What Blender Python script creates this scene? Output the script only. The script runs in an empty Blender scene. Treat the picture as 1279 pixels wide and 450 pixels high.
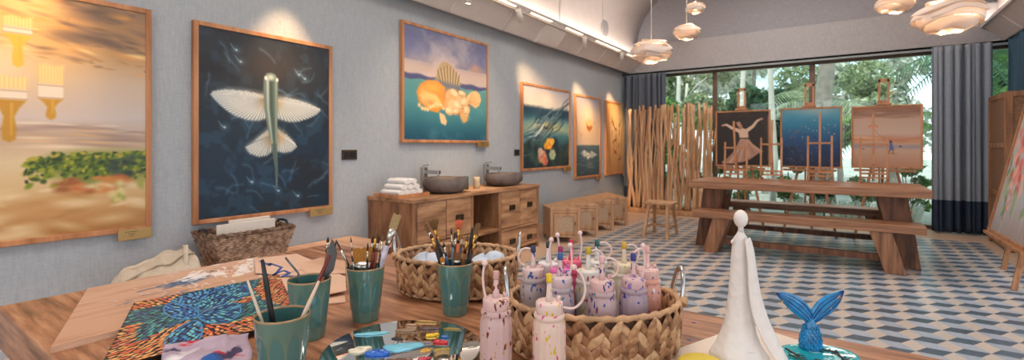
import bpy, math, random
import numpy as np
from mathutils import Vector, Matrix
S = bpy.context.scene
COL = S.collection
PI = math.pi
rnd = random.Random(7)

# ------------------------------------------------------------------ camera
FPX, CX, HY, EYE, TH = 597.0, 640.0, 183.0, 1.17, math.radians(34.8)
SN, CS = math.sin(TH), math.cos(TH)
cam = bpy.data.cameras.new('camera'); cam_o = bpy.data.objects.new('camera', cam); COL.objects.link(cam_o)
cam.sensor_width = 36; cam.lens = FPX/1279*36; cam.shift_y = -(225-HY)/1279; cam.clip_start = .02; cam.clip_end = 300
cam_o.location = (0, 0, EYE); cam_o.rotation_euler = (PI/2, 0, TH)
cam.dof.use_dof = True; cam.dof.focus_distance = 1.05; cam.dof.aperture_fstop = 6.5
S.camera = cam_o

# ------------------------------------------------------------------ colour management, world, sun
S.view_settings.view_transform = 'Standard'; S.view_settings.look = 'None'
S.view_settings.exposure = EXPOSURE = 0.32; S.view_settings.gamma = 1; S.view_settings.use_curve_mapping = False
def lin(c):
    return tuple(((x/255)/12.92 if x/255 <= .04045 else ((x/255+.055)/1.055)**2.4) for x in c[:3]) + (1,)
w = bpy.data.worlds.new('sky'); S.world = w; w.use_nodes = True
nt = w.node_tree; bg = nt.nodes['Background']; bg.inputs['Strength'].default_value = 1.9
tc = nt.nodes.new('ShaderNodeTexCoord'); nz = nt.nodes.new('ShaderNodeTexNoise'); nz.inputs['Scale'].default_value = 3; nz.inputs['Detail'].default_value = 5
cr = nt.nodes.new('ShaderNodeValToRGB'); cr.color_ramp.elements[0].position = .42; cr.color_ramp.elements[0].color = (.55, .78, .95, 1)
cr.color_ramp.elements[1].position = .58; cr.color_ramp.elements[1].color = (1.0, 1.0, 1.0, 1)
nt.links.new(tc.outputs['Generated'], nz.inputs['Vector']); nt.links.new(nz.outputs['Fac'], cr.inputs['Fac']); nt.links.new(cr.outputs['Color'], bg.inputs['Color'])
sun = bpy.data.lights.new('sun', 'SUN'); sun.energy = 3.0; sun.angle = .05; sun.color = (1, .95, .86)
sun_o = bpy.data.objects.new('sun', sun); COL.objects.link(sun_o); sun_o.rotation_euler = (math.radians(32), 0, math.radians(-8))

def area(name, loc, rot, sx, sy, power, color):
    l = bpy.data.lights.new(name, 'AREA'); l.shape = 'RECTANGLE'; l.size = sx; l.size_y = sy; l.energy = power; l.color = color
    o = bpy.data.objects.new(name, l); COL.objects.link(o); o.location = loc; o.rotation_euler = rot; return o
# cove lighting strips hidden on top of both soffits, throwing warm light up into the vault
area('cove_light_left', (-3.2, 3.0, 2.86), (PI, math.radians(-18), 0), .06, 12, 34, (1, .80, .66))
area('cove_light_right', (1.56, 3.0, 2.86), (PI, math.radians(18), 0), .06, 12, 34, (1, .80, .66))
# added area lamps under the vault, unseen, for general fill from above
for yy in (-1.5, 1.5, 4.5, 7.2):
    area('overhead_fill_light', (-.82, yy, 4.07), (0, 0, 0), 1.6, .7, 34, (1, .90, .80))

# ------------------------------------------------------------------ placing helpers
def at(px, d, z):                       # point at photo column px, depth d, height z
    a = (px-CX)/FPX
    return Vector((d*(-SN+CS*a), d*(CS+SN*a), z))
def hz(py, d): return EYE-(py-HY)/FPX*d
def fl(px, py, z):                      # point where the line of sight meets height z
    return at(px, FPX*(EYE-z)/(py-HY), z)
def on_x(px, x):                        # Y of photo column px on the plane X = x
    a = (px-CX)/FPX; d = x/(-SN+CS*a); return d*(CS+SN*a)

# ------------------------------------------------------------------ mesh helper
class MB:
    def __init__(s): s.v = []; s.f = []; s.m = []; s.s = []
    def add(s, vs, fs, mi=0, sm=False):
        o = len(s.v); s.v += [tuple(p) for p in vs]
        for f in fs: s.f.append(tuple(i+o for i in f)); s.m.append(mi); s.s.append(sm)
        return s
    def box(s, x0, x1, y0, y1, z0, z1, mi=0):
        vs = [(x, y, z) for z in (z0, z1) for x, y in ((x0, y0), (x1, y0), (x1, y1), (x0, y1))]
        return s.add(vs, [(3, 2, 1, 0), (4, 5, 6, 7), (0, 1, 5, 4), (1, 2, 6, 5), (2, 3, 7, 6), (3, 0, 4, 7)], mi)
    def prism(s, poly, z0, z1, mi=0):
        n = len(poly); vs = [(x, y, z0) for x, y in poly]+[(x, y, z1) for x, y in poly]
        a = sum(poly[i][0]*poly[(i+1) % n][1]-poly[(i+1) % n][0]*poly[i][1] for i in range(n))
        fs = [tuple(range(n))[::-1], tuple(range(n, 2*n))]+[(i, (i+1) % n, n+(i+1) % n, n+i) for i in range(n)]
        if a < 0: fs = [f[::-1] for f in fs]
        return s.add(vs, fs, mi)
    def loft(s, rings, mi=0, sm=True, cap=True, closed=False):
        n = len(rings[0]); vs = [p for r in rings for p in r]; fs = []
        for k in range(len(rings)-(0 if closed else 1)):
            a = k*n; b = ((k+1) % len(rings))*n
            fs += [(a+i, a+(i+1) % n, b+(i+1) % n, b+i) for i in range(n)]
        s.add(vs, fs, mi, sm)
        if cap and not closed:
            o = len(s.v)-len(vs)
            s.f.append(tuple(o+i for i in range(n))[::-1]); s.m.append(mi); s.s.append(False)
            s.f.append(tuple(o+len(vs)-n+i for i in range(n))); s.m.append(mi); s.s.append(False)
        return s
    def tube(s, pts, r, seg=8, mi=0, closed=False, flat=1.0):
        pts = [Vector(p) for p in pts]; n = len(pts); rings = []; nrm = None
        for i, p in enumerate(pts):
            a = pts[(i-1) % n] if (closed or i > 0) else p; b = pts[(i+1) % n] if (closed or i < n-1) else p
            t = (b-a).normalized()
            if nrm is None:
                nrm = t.orthogonal().normalized()
            nrm = (nrm-t*nrm.dot(t)); nrm = nrm.normalized() if nrm.length > 1e-6 else t.orthogonal().normalized()
            bn = t.cross(nrm); rr = r[i] if isinstance(r, (list, tuple)) else r
            rings.append([p+nrm*(math.cos(2*PI*k/seg)*rr)+bn*(math.sin(2*PI*k/seg)*rr*flat) for k in range(seg)])
        return s.loft(rings, mi, True, True, closed)
    def bar(s, p, q, w, h, up=(0, 0, 1), mi=0):      # rectangular bar from p to q
        p = Vector(p); q = Vector(q); t = (q-p).normalized(); up = Vector(up)
        sd = t.cross(up).normalized(); u = sd.cross(t).normalized()
        vs = [c+sd*a*w/2+u*b*h/2 for c in (p, q) for a, b in ((-1, -1), (1, -1), (1, 1), (-1, 1))]
        return s.add(vs, [(0, 1, 2, 3)[::1], (7, 6, 5, 4), (0, 4, 5, 1), (1, 5, 6, 2), (2, 6, 7, 3), (3, 7, 4, 0)], mi)
    def lathe(s, prof, seg=24, c=(0, 0, 0), rf=None, mi=0, cap=True, sx=1, sy=1):
        rings = []
        for k, (r, z) in enumerate(prof):
            ring = []
            for i in range(seg):
                a = 2*PI*i/seg; rr = rf(a, z, r) if rf else r
                ring.append((c[0]+math.cos(a)*rr*sx, c[1]+math.sin(a)*rr*sy, c[2]+z))
            rings.append(ring)
        return s.loft(rings, mi, True, cap)
    def ell(s, c, r, seg=12, rings=8, M=None, mi=0):
        c = Vector(c); vs = []; fs = []
        for j in range(1, rings):
            ph = PI*j/rings
            for i in range(seg):
                a = 2*PI*i/seg; vs.append(Vector((r[0]*math.sin(ph)*math.cos(a), r[1]*math.sin(ph)*math.sin(a), -r[2]*math.cos(ph))))
        vs += [Vector((0, 0, -r[2])), Vector((0, 0, r[2]))]
        if M: vs = [M @ v for v in vs]
        for j in range(rings-2):
            for i in range(seg): fs.append((j*seg+i, j*seg+(i+1) % seg, (j+1)*seg+(i+1) % seg, (j+1)*seg+i))
        b = len(vs)-2; t = b+1
        for i in range(seg): fs.append((b, (i+1) % seg, i)); fs.append((t, (rings-2)*seg+i, (rings-2)*seg+(i+1) % seg))
        return s.add([v+c for v in vs], fs, mi, True)
    def build(s, name, mat, parent=None, bevel=0, world=False, origin=None, solid=0, subd=0):
        me = bpy.data.meshes.new(name); off = Vector((0, 0, 0))
        if world and parent is not None: off = parent['_o'] if '_o' in parent else parent.location; off = Vector(off)
        if origin is not None: off = Vector(origin)
        me.from_pydata([tuple(Vector(v)-off) for v in s.v], [], s.f)
        mats = mat if isinstance(mat, (list, tuple)) else [mat]
        for m in mats: me.materials.append(m)
        me.polygons.foreach_set('material_index', s.m); me.polygons.foreach_set('use_smooth', s.s); me.update()
        o = bpy.data.objects.new(name, me); COL.objects.link(o)
        if origin is not None: o.location = origin
        if parent is not None: o.parent = parent
        if bevel:
            b = o.modifiers.new('bevel', 'BEVEL'); b.width = bevel; b.segments = 2; b.limit_method = 'ANGLE'; b.angle_limit = math.radians(50)
        if solid:
            m_ = o.modifiers.new('thickness', 'SOLIDIFY'); m_.thickness = solid; m_.offset = 0
        if subd:
            m_ = o.modifiers.new('smooth', 'SUBSURF'); m_.levels = subd; m_.render_levels = subd
        return o
def tag(o, label=None, cat=None, group=None, kind=None):
    if label: o['label'] = label
    if cat: o['category'] = cat
    if group: o['group'] = group
    if kind: o['kind'] = kind
    return o
def thing(name, label, cat, loc=(0, 0, 0), rz=0, group=None):
    o = bpy.data.objects.new(name, None); COL.objects.link(o); o.location = loc; o.rotation_euler = (0, 0, rz); o.empty_display_size = .05
    return tag(o, label, cat, group)
def struct(name, mb, mat, **k): return tag(mb.build(name, mat, **k), kind='structure')
def dup(root, loc=None, rz=None, label=None):
    r = root.copy(); COL.objects.link(r)
    if loc is not None: r.location = loc
    if rz is not None: r.rotation_euler = (0, 0, rz)
    if label: r['label'] = label
    for ch in list(root.children):
        c = ch.copy(); COL.objects.link(c); c.parent = r
        for g in list(ch.children):
            e = g.copy(); COL.objects.link(e); e.parent = c
    return r

# ------------------------------------------------------------------ materials
def mat_new(name):
    m = bpy.data.materials.new(name); m.use_nodes = True; return m, m.node_tree, m.node_tree.nodes['Principled BSDF']
def plain(name, c, rough=.6, metal=0, var=.0, scale=30, bump=0, emit=None, es=0, trans=0, coat=0, sub=0):
    m, t, b = mat_new(name); b.inputs['Roughness'].default_value = rough; b.inputs['Metallic'].default_value = metal
    b.inputs['Base Color'].default_value = lin(c)
    if coat: b.inputs['Coat Weight'].default_value = coat; b.inputs['Coat Roughness'].default_value = .08
    if emit: b.inputs['Emission Color'].default_value = lin(emit); b.inputs['Emission Strength'].default_value = es
    if sub: b.inputs['Subsurface Weight'].default_value = sub; b.inputs['Subsurface Radius'].default_value = (.02, .015, .01)
    tcn = t.nodes.new('ShaderNodeTexCoord'); n = t.nodes.new('ShaderNodeTexNoise'); n.inputs['Scale'].default_value = scale; n.inputs['Detail'].default_value = 4
    t.links.new(tcn.outputs['Object'], n.inputs['Vector'])
    r = t.nodes.new('ShaderNodeValToRGB'); v = max(var, .02)
    r.color_ramp.elements[0].position = .3; r.color_ramp.elements[1].position = .7
    r.color_ramp.elements[0].color = tuple(x*(1-v) for x in lin(c)[:3])+(1,); r.color_ramp.elements[1].color = tuple(min(1, x*(1+v)) for x in lin(c)[:3])+(1,)
    t.links.new(n.outputs['Fac'], r.inputs['Fac']); t.links.new(r.outputs['Color'], b.inputs['Base Color'])
    if bump:
        bp = t.nodes.new('ShaderNodeBump'); bp.inputs['Strength'].default_value = min(1, bump); bp.inputs['Distance'].default_value = .004
        t.links.new(n.outputs['Fac'], bp.inputs['Height']); t.links.new(bp.outputs['Normal'], b.inputs['Normal'])
    return m
def wood(name, dark, mid, light, axis='x', scale=6, stretch=14, rough=.5, bump=.3, rnd_obj=False):
    m, t, b = mat_new(name); b.inputs['Roughness'].default_value = rough
    tcn = t.nodes.new('ShaderNodeTexCoord'); mp = t.nodes.new('ShaderNodeMapping')
    sc = {'x': (1, stretch, stretch), 'y': (stretch, 1, stretch), 'z': (stretch, stretch, 1)}[axis]
    mp.inputs['Scale'].default_value = sc
    t.links.new(tcn.outputs['Object'], mp.inputs['Vector'])
    if rnd_obj:
        oi = t.nodes.new('ShaderNodeObjectInfo'); mu = t.nodes.new('ShaderNodeMath'); mu.operation = 'MULTIPLY'; mu.inputs[1].default_value = 30
        t.links.new(oi.outputs['Random'], mu.inputs[0]); t.links.new(mu.outputs[0], mp.inputs['Location'])
    n = t.nodes.new('ShaderNodeTexNoise'); n.inputs['Scale'].default_value = scale/6; n.inputs['Detail'].default_value = 7; n.inputs['Roughness'].default_value = .62; n.inputs['Distortion'].default_value = .15
    t.links.new(mp.outputs['Vector'], n.inputs['Vector'])
    r = t.nodes.new('ShaderNodeValToRGB'); e = r.color_ramp.elements
    e[0].position = .33; e[0].color = lin(dark); e[1].position = .68; e[1].color = lin(light); x = e.new(.5); x.color = lin(mid)
    t.links.new(n.outputs['Fac'], r.inputs['Fac'])
    t.links.new(r.outputs['Color'], b.inputs['Base Color'])
    bp = t.nodes.new('ShaderNodeBump'); bp.inputs['Strength'].default_value = bump; bp.inputs['Distance'].default_value = .003
    t.links.new(n.outputs['Fac'], bp.inputs['Height']); t.links.new(bp.outputs['Normal'], b.inputs['Normal'])
    return m
def art(name, rough=.5):
    m, t, b = mat_new(name); b.inputs['Roughness'].default_value = rough
    a = t.nodes.new('ShaderNodeAttribute'); a.attribute_name = 'Col'
    t.links.new(a.outputs['Color'], b.inputs['Base Color'])
    n = t.nodes.new('ShaderNodeTexNoise'); n.inputs['Scale'].default_value = 120; tcn = t.nodes.new('ShaderNodeTexCoord')
    t.links.new(tcn.outputs['Object'], n.inputs['Vector'])
    bp = t.nodes.new('ShaderNodeBump'); bp.inputs['Strength'].default_value = .15; bp.inputs['Distance'].default_value = .001
    t.links.new(n.outputs['Fac'], bp.inputs['Height']); t.links.new(bp.outputs['Normal'], b.inputs['Normal'])
    return m
M = {}
M['frame'] = wood('pale_frame_wood', (150, 95, 60), (186, 128, 86), (208, 152, 108), 'z', 6, 10, .45)
M['table'] = wood('reclaimed_teak', (112, 74, 52), (156, 108, 78), (182, 134, 102), 'x', 12, 16, .38, .4)
M['bleg'] = wood('bench_leg_teak', (104, 68, 46), (146, 100, 70), (172, 124, 92), 'z', 12, 14, .45, .4)
M['table_dk'] = wood('teak_legs', (78, 48, 32), (116, 74, 50), (146, 98, 68), 'z', 14, 9, .5, .4)  # dark leg teak, deepened to put the shade under the tables into the colour
M['teak'] = wood('cabinet_teak', (116, 78, 54), (164, 120, 86), (196, 152, 114), 'y', 16, 6, .5, .4, True)
M['teak_side'] = wood('cabinet_teak_upright', (104, 68, 46), (144, 100, 68), (172, 126, 92), 'z', 16, 6, .5, .4)
M['oak'] = wood('light_oak', (164, 122, 88), (194, 150, 112), (210, 170, 132), 'z', 10, 10, .5, .2)
M['easel'] = wood('easel_beech', (150, 98, 64), (184, 130, 90), (200, 148, 108), 'z', 10, 10, .5, .2)
M['ply'] = wood('plywood', (186, 144, 116), (208, 168, 140), (222, 186, 160), 'x', 8, 6, .55, .15)
M['card'] = plain('white_card', (232, 222, 212), .7, var=.03)
M['steel'] = plain('polished_steel', (190, 188, 186), .22, 1)
M['brass'] = plain('brass_plate', (186, 152, 98), .35, .7)
M['bronze'] = plain('dark_bronze', (84, 70, 54), .4, .8)
M['black'] = plain('black_lacquer', (26, 26, 30), .3)
M['white'] = plain('white_paint', (225, 220, 215), .5)

# ================================================================== THE ROOM
def wallpaper(name, c, c2):
    m, t, b = mat_new(name); b.inputs['Roughness'].default_value = .75
    tcn = t.nodes.new('ShaderNodeTexCoord')
    def nn(sc, s):
        mp = t.nodes.new('ShaderNodeMapping'); mp.inputs['Scale'].default_value = sc; t.links.new(tcn.outputs['Object'], mp.inputs['Vector'])
        n = t.nodes.new('ShaderNodeTexNoise'); n.inputs['Scale'].default_value = s; n.inputs['Detail'].default_value = 5; n.inputs['Roughness'].default_value = .7
        t.links.new(mp.outputs['Vector'], n.inputs['Vector']); return n
    a = nn((1, 1, .16), 80); h = nn((.12, .12, 1), 170)
    ad = t.nodes.new('ShaderNodeMath'); ad.operation = 'ADD'; t.links.new(a.outputs['Fac'], ad.inputs[0]); t.links.new(h.outputs['Fac'], ad.inputs[1])
    r = t.nodes.new('ShaderNodeValToRGB'); r.color_ramp.elements[0].position = .40; r.color_ramp.elements[1].position = .60
    hv = t.nodes.new('ShaderNodeMath'); hv.operation = 'MULTIPLY'; hv.inputs[1].default_value = .5; t.links.new(ad.outputs[0], hv.inputs[0])
    r.color_ramp.elements[0].color = lin(c2); r.color_ramp.elements[1].color = lin(c)
    t.links.new(hv.outputs[0], r.inputs['Fac']); t.links.new(r.outputs['Color'], b.inputs['Base Color'])
    bp = t.nodes.new('ShaderNodeBump'); bp.inputs['Strength'].default_value = .25; bp.inputs['Distance'].default_value = .0015
    t.links.new(hv.outputs[0], bp.inputs['Height']); t.links.new(bp.outputs['Normal'], b.inputs['Normal']); return m
M['wall'] = wallpaper('blue_grey_wallpaper', (176, 183, 191), (160, 167, 176))
M['wall2'] = wallpaper('grey_wallpaper', (184, 182, 186), (166, 164, 169))
M['wall3'] = wallpaper('grey_wallpaper_in_shade', (170, 170, 177), (152, 152, 160))  # darker copy of the grey wallpaper: shade above the beam put into its colour
M['vault'] = plain('vault_plaster', (214, 206, 204), .8, var=.03, scale=8)
M['border'] = plain('pale_border_stone', (206, 176, 152), .5, var=.06, scale=3)

YF = 8.95
m_ = MB(); m_.box(-3.8, 2.4, -4.6, 9.1, -.12, -.002); struct('floor', m_, M['border'])
# encaustic tiles: tumbling-block pattern, pitch 0.2 m
def tile_mat(name, c, v):
    m, t, b = mat_new(name); b.inputs['Roughness'].default_value = .32
    a = t.nodes.new('ShaderNodeAttribute'); a.attribute_name = 'rnd'
    n = t.nodes.new('ShaderNodeTexNoise'); n.inputs['Scale'].default_value = 40; n.inputs['Detail'].default_value = 5
    tcn = t.nodes.new('ShaderNodeTexCoord'); t.links.new(tcn.outputs['Object'], n.inputs['Vector'])
    ad = t.nodes.new('ShaderNodeMath'); ad.operation = 'ADD'; t.links.new(a.outputs['Fac'], ad.inputs[0]); t.links.new(n.outputs['Fac'], ad.inputs[1])
    r = t.nodes.new('ShaderNodeValToRGB'); r.color_ramp.elements[0].position = .35; r.color_ramp.elements[1].position = 1.2
    r.color_ramp.elements[0].color = tuple(x*(1-v) for x in lin(c)[:3])+(1,); r.color_ramp.elements[1].color = tuple(min(1, x*(1+v)) for x in lin(c)[:3])+(1,)
    t.links.new(ad.outputs[0], r.inputs['Fac']); t.links.new(r.outputs['Color'], b.inputs['Base Color']); return m
tm = [tile_mat('slate_tile', (82, 97, 110), .30), tile_mat('sand_tile', (202, 187, 174), .08), tile_mat('pale_blue_tile', (168, 177, 189), .10)]
X0, X1, Y0, Y1 = -2.64, 1.37, -1.0, 8.0
mb = MB(); half = [((.1732/2, .05), 0), ((0, .1), 1), ((-.1732/2, .05), 2)]
ex, ey = .596-.0866, 4.107-.05
def clip(poly):
    for ax, lim, sg in ((0, X0, 1), (0, X1, -1), (1, Y0, 1), (1, Y1, -1)):
        out = []
        for i in range(len(poly)):
            a, b2 = poly[i], poly[(i+1) % len(poly)]; da = (a[ax]-lim)*sg; db = (b2[ax]-lim)*sg
            if da >= 0: out.append(a)
            if (da > 0 > db) or (da < 0 < db):
                u = da/(da-db); out.append((a[0]+(b2[0]-a[0])*u, a[1]+(b2[1]-a[1])*u))
        poly = out
        if len(poly) < 3: return None
    return poly
rv = []
for i in range(-24, 12):
    for j in range(-40, 45):
        ox = ex+i*.17320508; oy = ey+i*.1+j*.2
        if ox < X0-.3 or ox > X1+.3 or oy < Y0-.3 or oy > Y1+.3: continue
        for (hx, hy), mi in half:
            L = math.hypot(hx, hy); ux, uy = hx/L, hy/L; cx_, cy_ = ox+hx, oy+hy; q = .0995; s_ = .0574
            p = clip([(cx_-ux*q, cy_-uy*q), (cx_+uy*s_, cy_-ux*s_), (cx_+ux*q, cy_+uy*q), (cx_-uy*s_, cy_+ux*s_)])
            if p: mb.add([(x, y, 0) for x, y in p], [tuple(range(len(p)))], mi); rv.append(rnd.random()*.5)
o = struct('floor', mb, tm)
at_ = o.data.attributes.new('rnd', 'FLOAT', 'FACE'); at_.data.foreach_set('value', rv)

m_ = MB(); m_.box(-3.72, -3.52, -4.6, 9.1, 0, 2.9); struct('wall_left', m_, M['wall'])
# far wall: header beam with recessed tympanum above
m_ = MB(); m_.box(-3.52, 1.9, 8.86, 9.06, 2.56, 3.085); struct('wall_far', m_, M['wall2'])
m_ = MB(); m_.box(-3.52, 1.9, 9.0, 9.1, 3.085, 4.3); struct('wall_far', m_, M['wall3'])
# vaulted ceiling with coved sides, in two lengths with a recessed joint
def vault_profile(r=1.0, off=0.0):
    p = [(-3.3-off, 2.84), (-3.3-off, 3.1)]
    p += [(-2.3-(r+off)*math.cos(a), 3.1+(r+off)*math.sin(a)) for a in [PI/2*k/14 for k in range(1, 15)]]
    return p+[(-1.64-x, z) for x, z in p[::-1]]
mb = MB()
for y0, y1 in ((-4.6, 5.90), (5.945, 9.0)):
    a = vault_profile(); b_ = vault_profile(off=.12); n = len(a)
    vs = [(x, y, z) for y in (y0, y1) for (x, z) in a+b_]
    N = 2*n; fs = []
    for i in range(n-1):
        fs += [(i, i+1, N+i+1, N+i), (n+i+1, n+i, N+n+i, N+n+i+1), (i+1, i, n+i, n+i+1), (N+i, N+i+1, N+n+i+1, N+n+i)]
    mb.add(vs, fs, 0, True)
o = struct('ceiling', mb, M['vault'])
for p in o.data.polygons: p.use_smooth = len(p.vertices) == 4 and abs(p.normal.y) < .3
a = vault_profile(off=.07); b_ = vault_profile(off=.14); n = len(a); mb = MB()
for i in range(n-1):
    mb.add([(x, y, z) for y in (5.88, 5.97) for (x, z) in (a[i], a[i+1], b_[i+1], b_[i])], [(0, 1, 2, 3), (7, 6, 5, 4), (0, 4, 5, 1), (2, 6, 7, 3)])
struct('trim_1', mb, plain('joint_shadow_gap', (96, 92, 94), .9))
mb = MB(); mb.box(-3.8, 2.2, -4.6, 9.1, 4.24, 4.34); struct('ceiling', mb, M['vault'])
# soffits: ledge below, slanted lit face, upper ledge carrying the track
def soffit(sg):
    fx = lambda x: x if sg < 0 else -1.64-x
    mb = MB()
    def prof(pts, y0, y1):
        pts = [(fx(x), z) for x, z in pts]; n = len(pts)
        if sg > 0: pts = pts[::-1]
        mb.add([(x, y, z) for y in (y0, y1) for x, z in pts], [tuple(range(n)), tuple(range(n, 2*n))[::-1]]+[(i, n+i, n+(i+1) % n, (i+1) % n) for i in range(n)])
    prof([(-3.52, 2.62), (-3.38, 2.565), (-3.365, 2.575), (-3.18, 2.76), (-3.14, 2.76), (-3.14, 2.80), (-3.29, 2.84), (-3.52, 2.84)], -4.6, 8.99)
    for y in [-.8, .1, 1.0, 1.9, 2.8, 3.7, 4.6, 6.55, 7.3, 8.05]:
        prof([(-3.375, 2.562), (-3.355, 2.565), (-3.165, 2.762), (-3.19, 2.775)], y, y+.03)
    prof([(-3.50, 2.60), (-3.33, 2.545), (-3.31, 2.56), (-3.16, 2.752), (-3.2, 2.78)], 5.35, 5.88)
    return mb
struct('trim_2', soffit(-1), M['vault'], bevel=.004); struct('trim_3', soffit(1), M['vault'], bevel=.004)
# right side: header; the glazed bays behind it (out of view) stay open for daylight
m_ = MB(); m_.box(1.88, 2.1, -4.6, 9.1, 2.6, 4.3); struct('wall_right', m_, M['wall2'])
m_ = MB()
for ya_, yb_ in ((6.3, 9.1), (3.7, 4.7), (1.1, 2.1), (-1.6, -.6), (-4.6, -4.0)): m_.box(1.9, 2.0, ya_, yb_, 0, 2.6)  # nearer piers are unseen, added between the bays to give the daylight contrast
struct('wall_right', m_, M['wall2'])
m_ = MB(); m_.box(-3.9, 2.2, -4.75, -4.6, 0, .5); m_.box(-3.9, 2.2, -4.75, -4.6, 3.0, 4.3)
for x in (-3.8, -1.9, 0, 1.9): m_.box(x, x+.15, -4.75, -4.6, .5, 3.0)
struct('wall_back', m_, M['wall2'])
# baseboard
m_ = MB(); m_.box(-3.52, -3.505, -4.6, 8.9, 0, .08); struct('baseboard_left', m_, M['border'])
# window wall
M['wframe'] = plain('bronze_window_frame', (112, 90, 78), .45, .3)
M['rail'] = plain('grey_curtain_rail', (150, 158, 162), .5)
fr = MB()
fr.box(-3.5, 1.88, 8.95, 9.05, 2.475, 2.53); fr.box(-3.5, 1.88, 8.95, 9.05, 0, .05)
for x, ww in ((-3.5, .06), (-1.91, .07), (-.46, .08), (1.06, .07), (1.82, .06)): fr.box(x, x+ww, 8.96, 9.04, .05, 2.47)
w1 = struct('window_1', fr, M['wframe'], bevel=.003)
gm, t, b = mat_new('clear_glass'); t.nodes.remove(b)
tr = t.nodes.new('ShaderNodeBsdfTransparent'); tr.inputs['Color'].default_value = (.90, .97, .95, 1); gl = t.nodes.new('ShaderNodeBsdfGlossy'); gl.inputs['Roughness'].default_value = .02
mx = t.nodes.new('ShaderNodeMixShader'); lw = t.nodes.new('ShaderNodeFresnel'); lw.inputs['IOR'].default_value = 1.5
t.links.new(lw.outputs['Fac'], mx.inputs['Fac']); t.links.new(tr.outputs[0], mx.inputs[1]); t.links.new(gl.outputs[0], mx.inputs[2]); t.links.new(mx.outputs[0], t.nodes['Material Output'].inputs['Surface'])
for x0, x1 in ((-3.44, -1.91), (-1.84, -.46), (-.38, 1.06), (1.13, 1.82)):
    g = MB(); g.box(x0, x1, 8.995, 9.003, .05, 2.47); g.build('pane', gm, w1)
m_ = MB(); m_.box(-3.52, 1.88, 8.8, 9.05, 2.53, 2.56); m_.box(-3.52, 1.88, 8.8, 8.82, 2.50, 2.56); struct('trim_4', m_, M['rail'])

# ------------------------------------------------------------------ curtains
M['cur'] = plain('grey_blue_linen', (150, 160, 174), .85, var=.12, scale=90, bump=.4)
M['cur_dk'] = plain('navy_linen', (44, 60, 82), .85, var=.12, scale=90, bump=.4)
M['cur_l'] = plain('dark_slate_linen', (92, 102, 118), .85, var=.12, scale=90, bump=.4)
M['cur_t'] = plain('teal_linen', (66, 98, 122), .85, var=.12, scale=90, bump=.4)
def curtain(p, q, z0, z1, folds, amp, mats, zb, label, seed):
    r = random.Random(seed); p = Vector((*p, 0)); q = Vector((*q, 0)); t = (q-p).normalized(); nr = Vector((-t.y, t.x, 0)); L = (q-p).length
    n = folds*12; zs = [z0, z0+.1, zb-.001, zb+.001, zb+.35, z0+(z1-z0)*.55, z1-.4, z1-.08, z1]
    ph = [r.uniform(-.5, .5) for _ in range(folds+2)]; am = [r.uniform(.45, 1.5) for _ in range(folds+2)]
    mb = MB(); vs = []
    for z in zs:
        k_ = (z-z0)/(z1-z0)
        for i in range(n+1):
            u = i/n; fi = min(folds, max(0, folds*(u+(.05*math.sin(2*PI*u*1.7+seed)+.03*math.sin(2*PI*u*3.3+seed*2))*math.sin(PI*u)**.5))); k = min(folds, int(fi)); f = fi-k
            a = am[k]*(1-f)+am[k+1]*f; o_ = ph[k]*(1-f)+ph[k+1]*f
            y = math.sin(2*PI*fi+o_*(1.1-k_))*amp*a*(1-.25*k_)+.3*amp*math.sin(4*PI*fi+ph[k]*3)*(1-k_)
            c = p+t*(L*u+math.cos(2*PI*fi)*amp*.25)+nr*y; vs.append((c.x, c.y, z))
    fs = [(j*(n+1)+i, j*(n+1)+i+1, (j+1)*(n+1)+i+1, (j+1)*(n+1)+i) for j in range(len(zs)-1) for i in range(n)]
    mb.add(vs, fs, 0, True)
    for j in range(len(zs)-1):
        if zs[j+1] <= zb+.0005:
            for i in range(n): mb.m[j*n+i] = 1
    c0 = (p+q)/2
    return tag(mb.build('curtain', mats, origin=(c0.x, c0.y, z0), solid=.004), label, 'curtain')
curtain((-3.44, 8.68), (-2.66, 8.68), .02, 2.5, 8, .05, [M['cur_l'], M['cur_dk']], .42, 'dark slate curtain hanging in the far left corner behind the branch screen', 3)
curtain((.965, 8.62), (1.56, 8.62), .02, 2.52, 8, .06, [M['cur'], M['cur_dk']], .45, 'grey-blue curtain with navy bottom band right of the long window', 5)
curtain((1.775, 8.84), (1.81, 6.4), .02, 2.58, 17, .04, [M['cur_t'], M['cur_dk']], .45, 'teal-blue curtain along the right wall at the right edge of the photo', 8)

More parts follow.
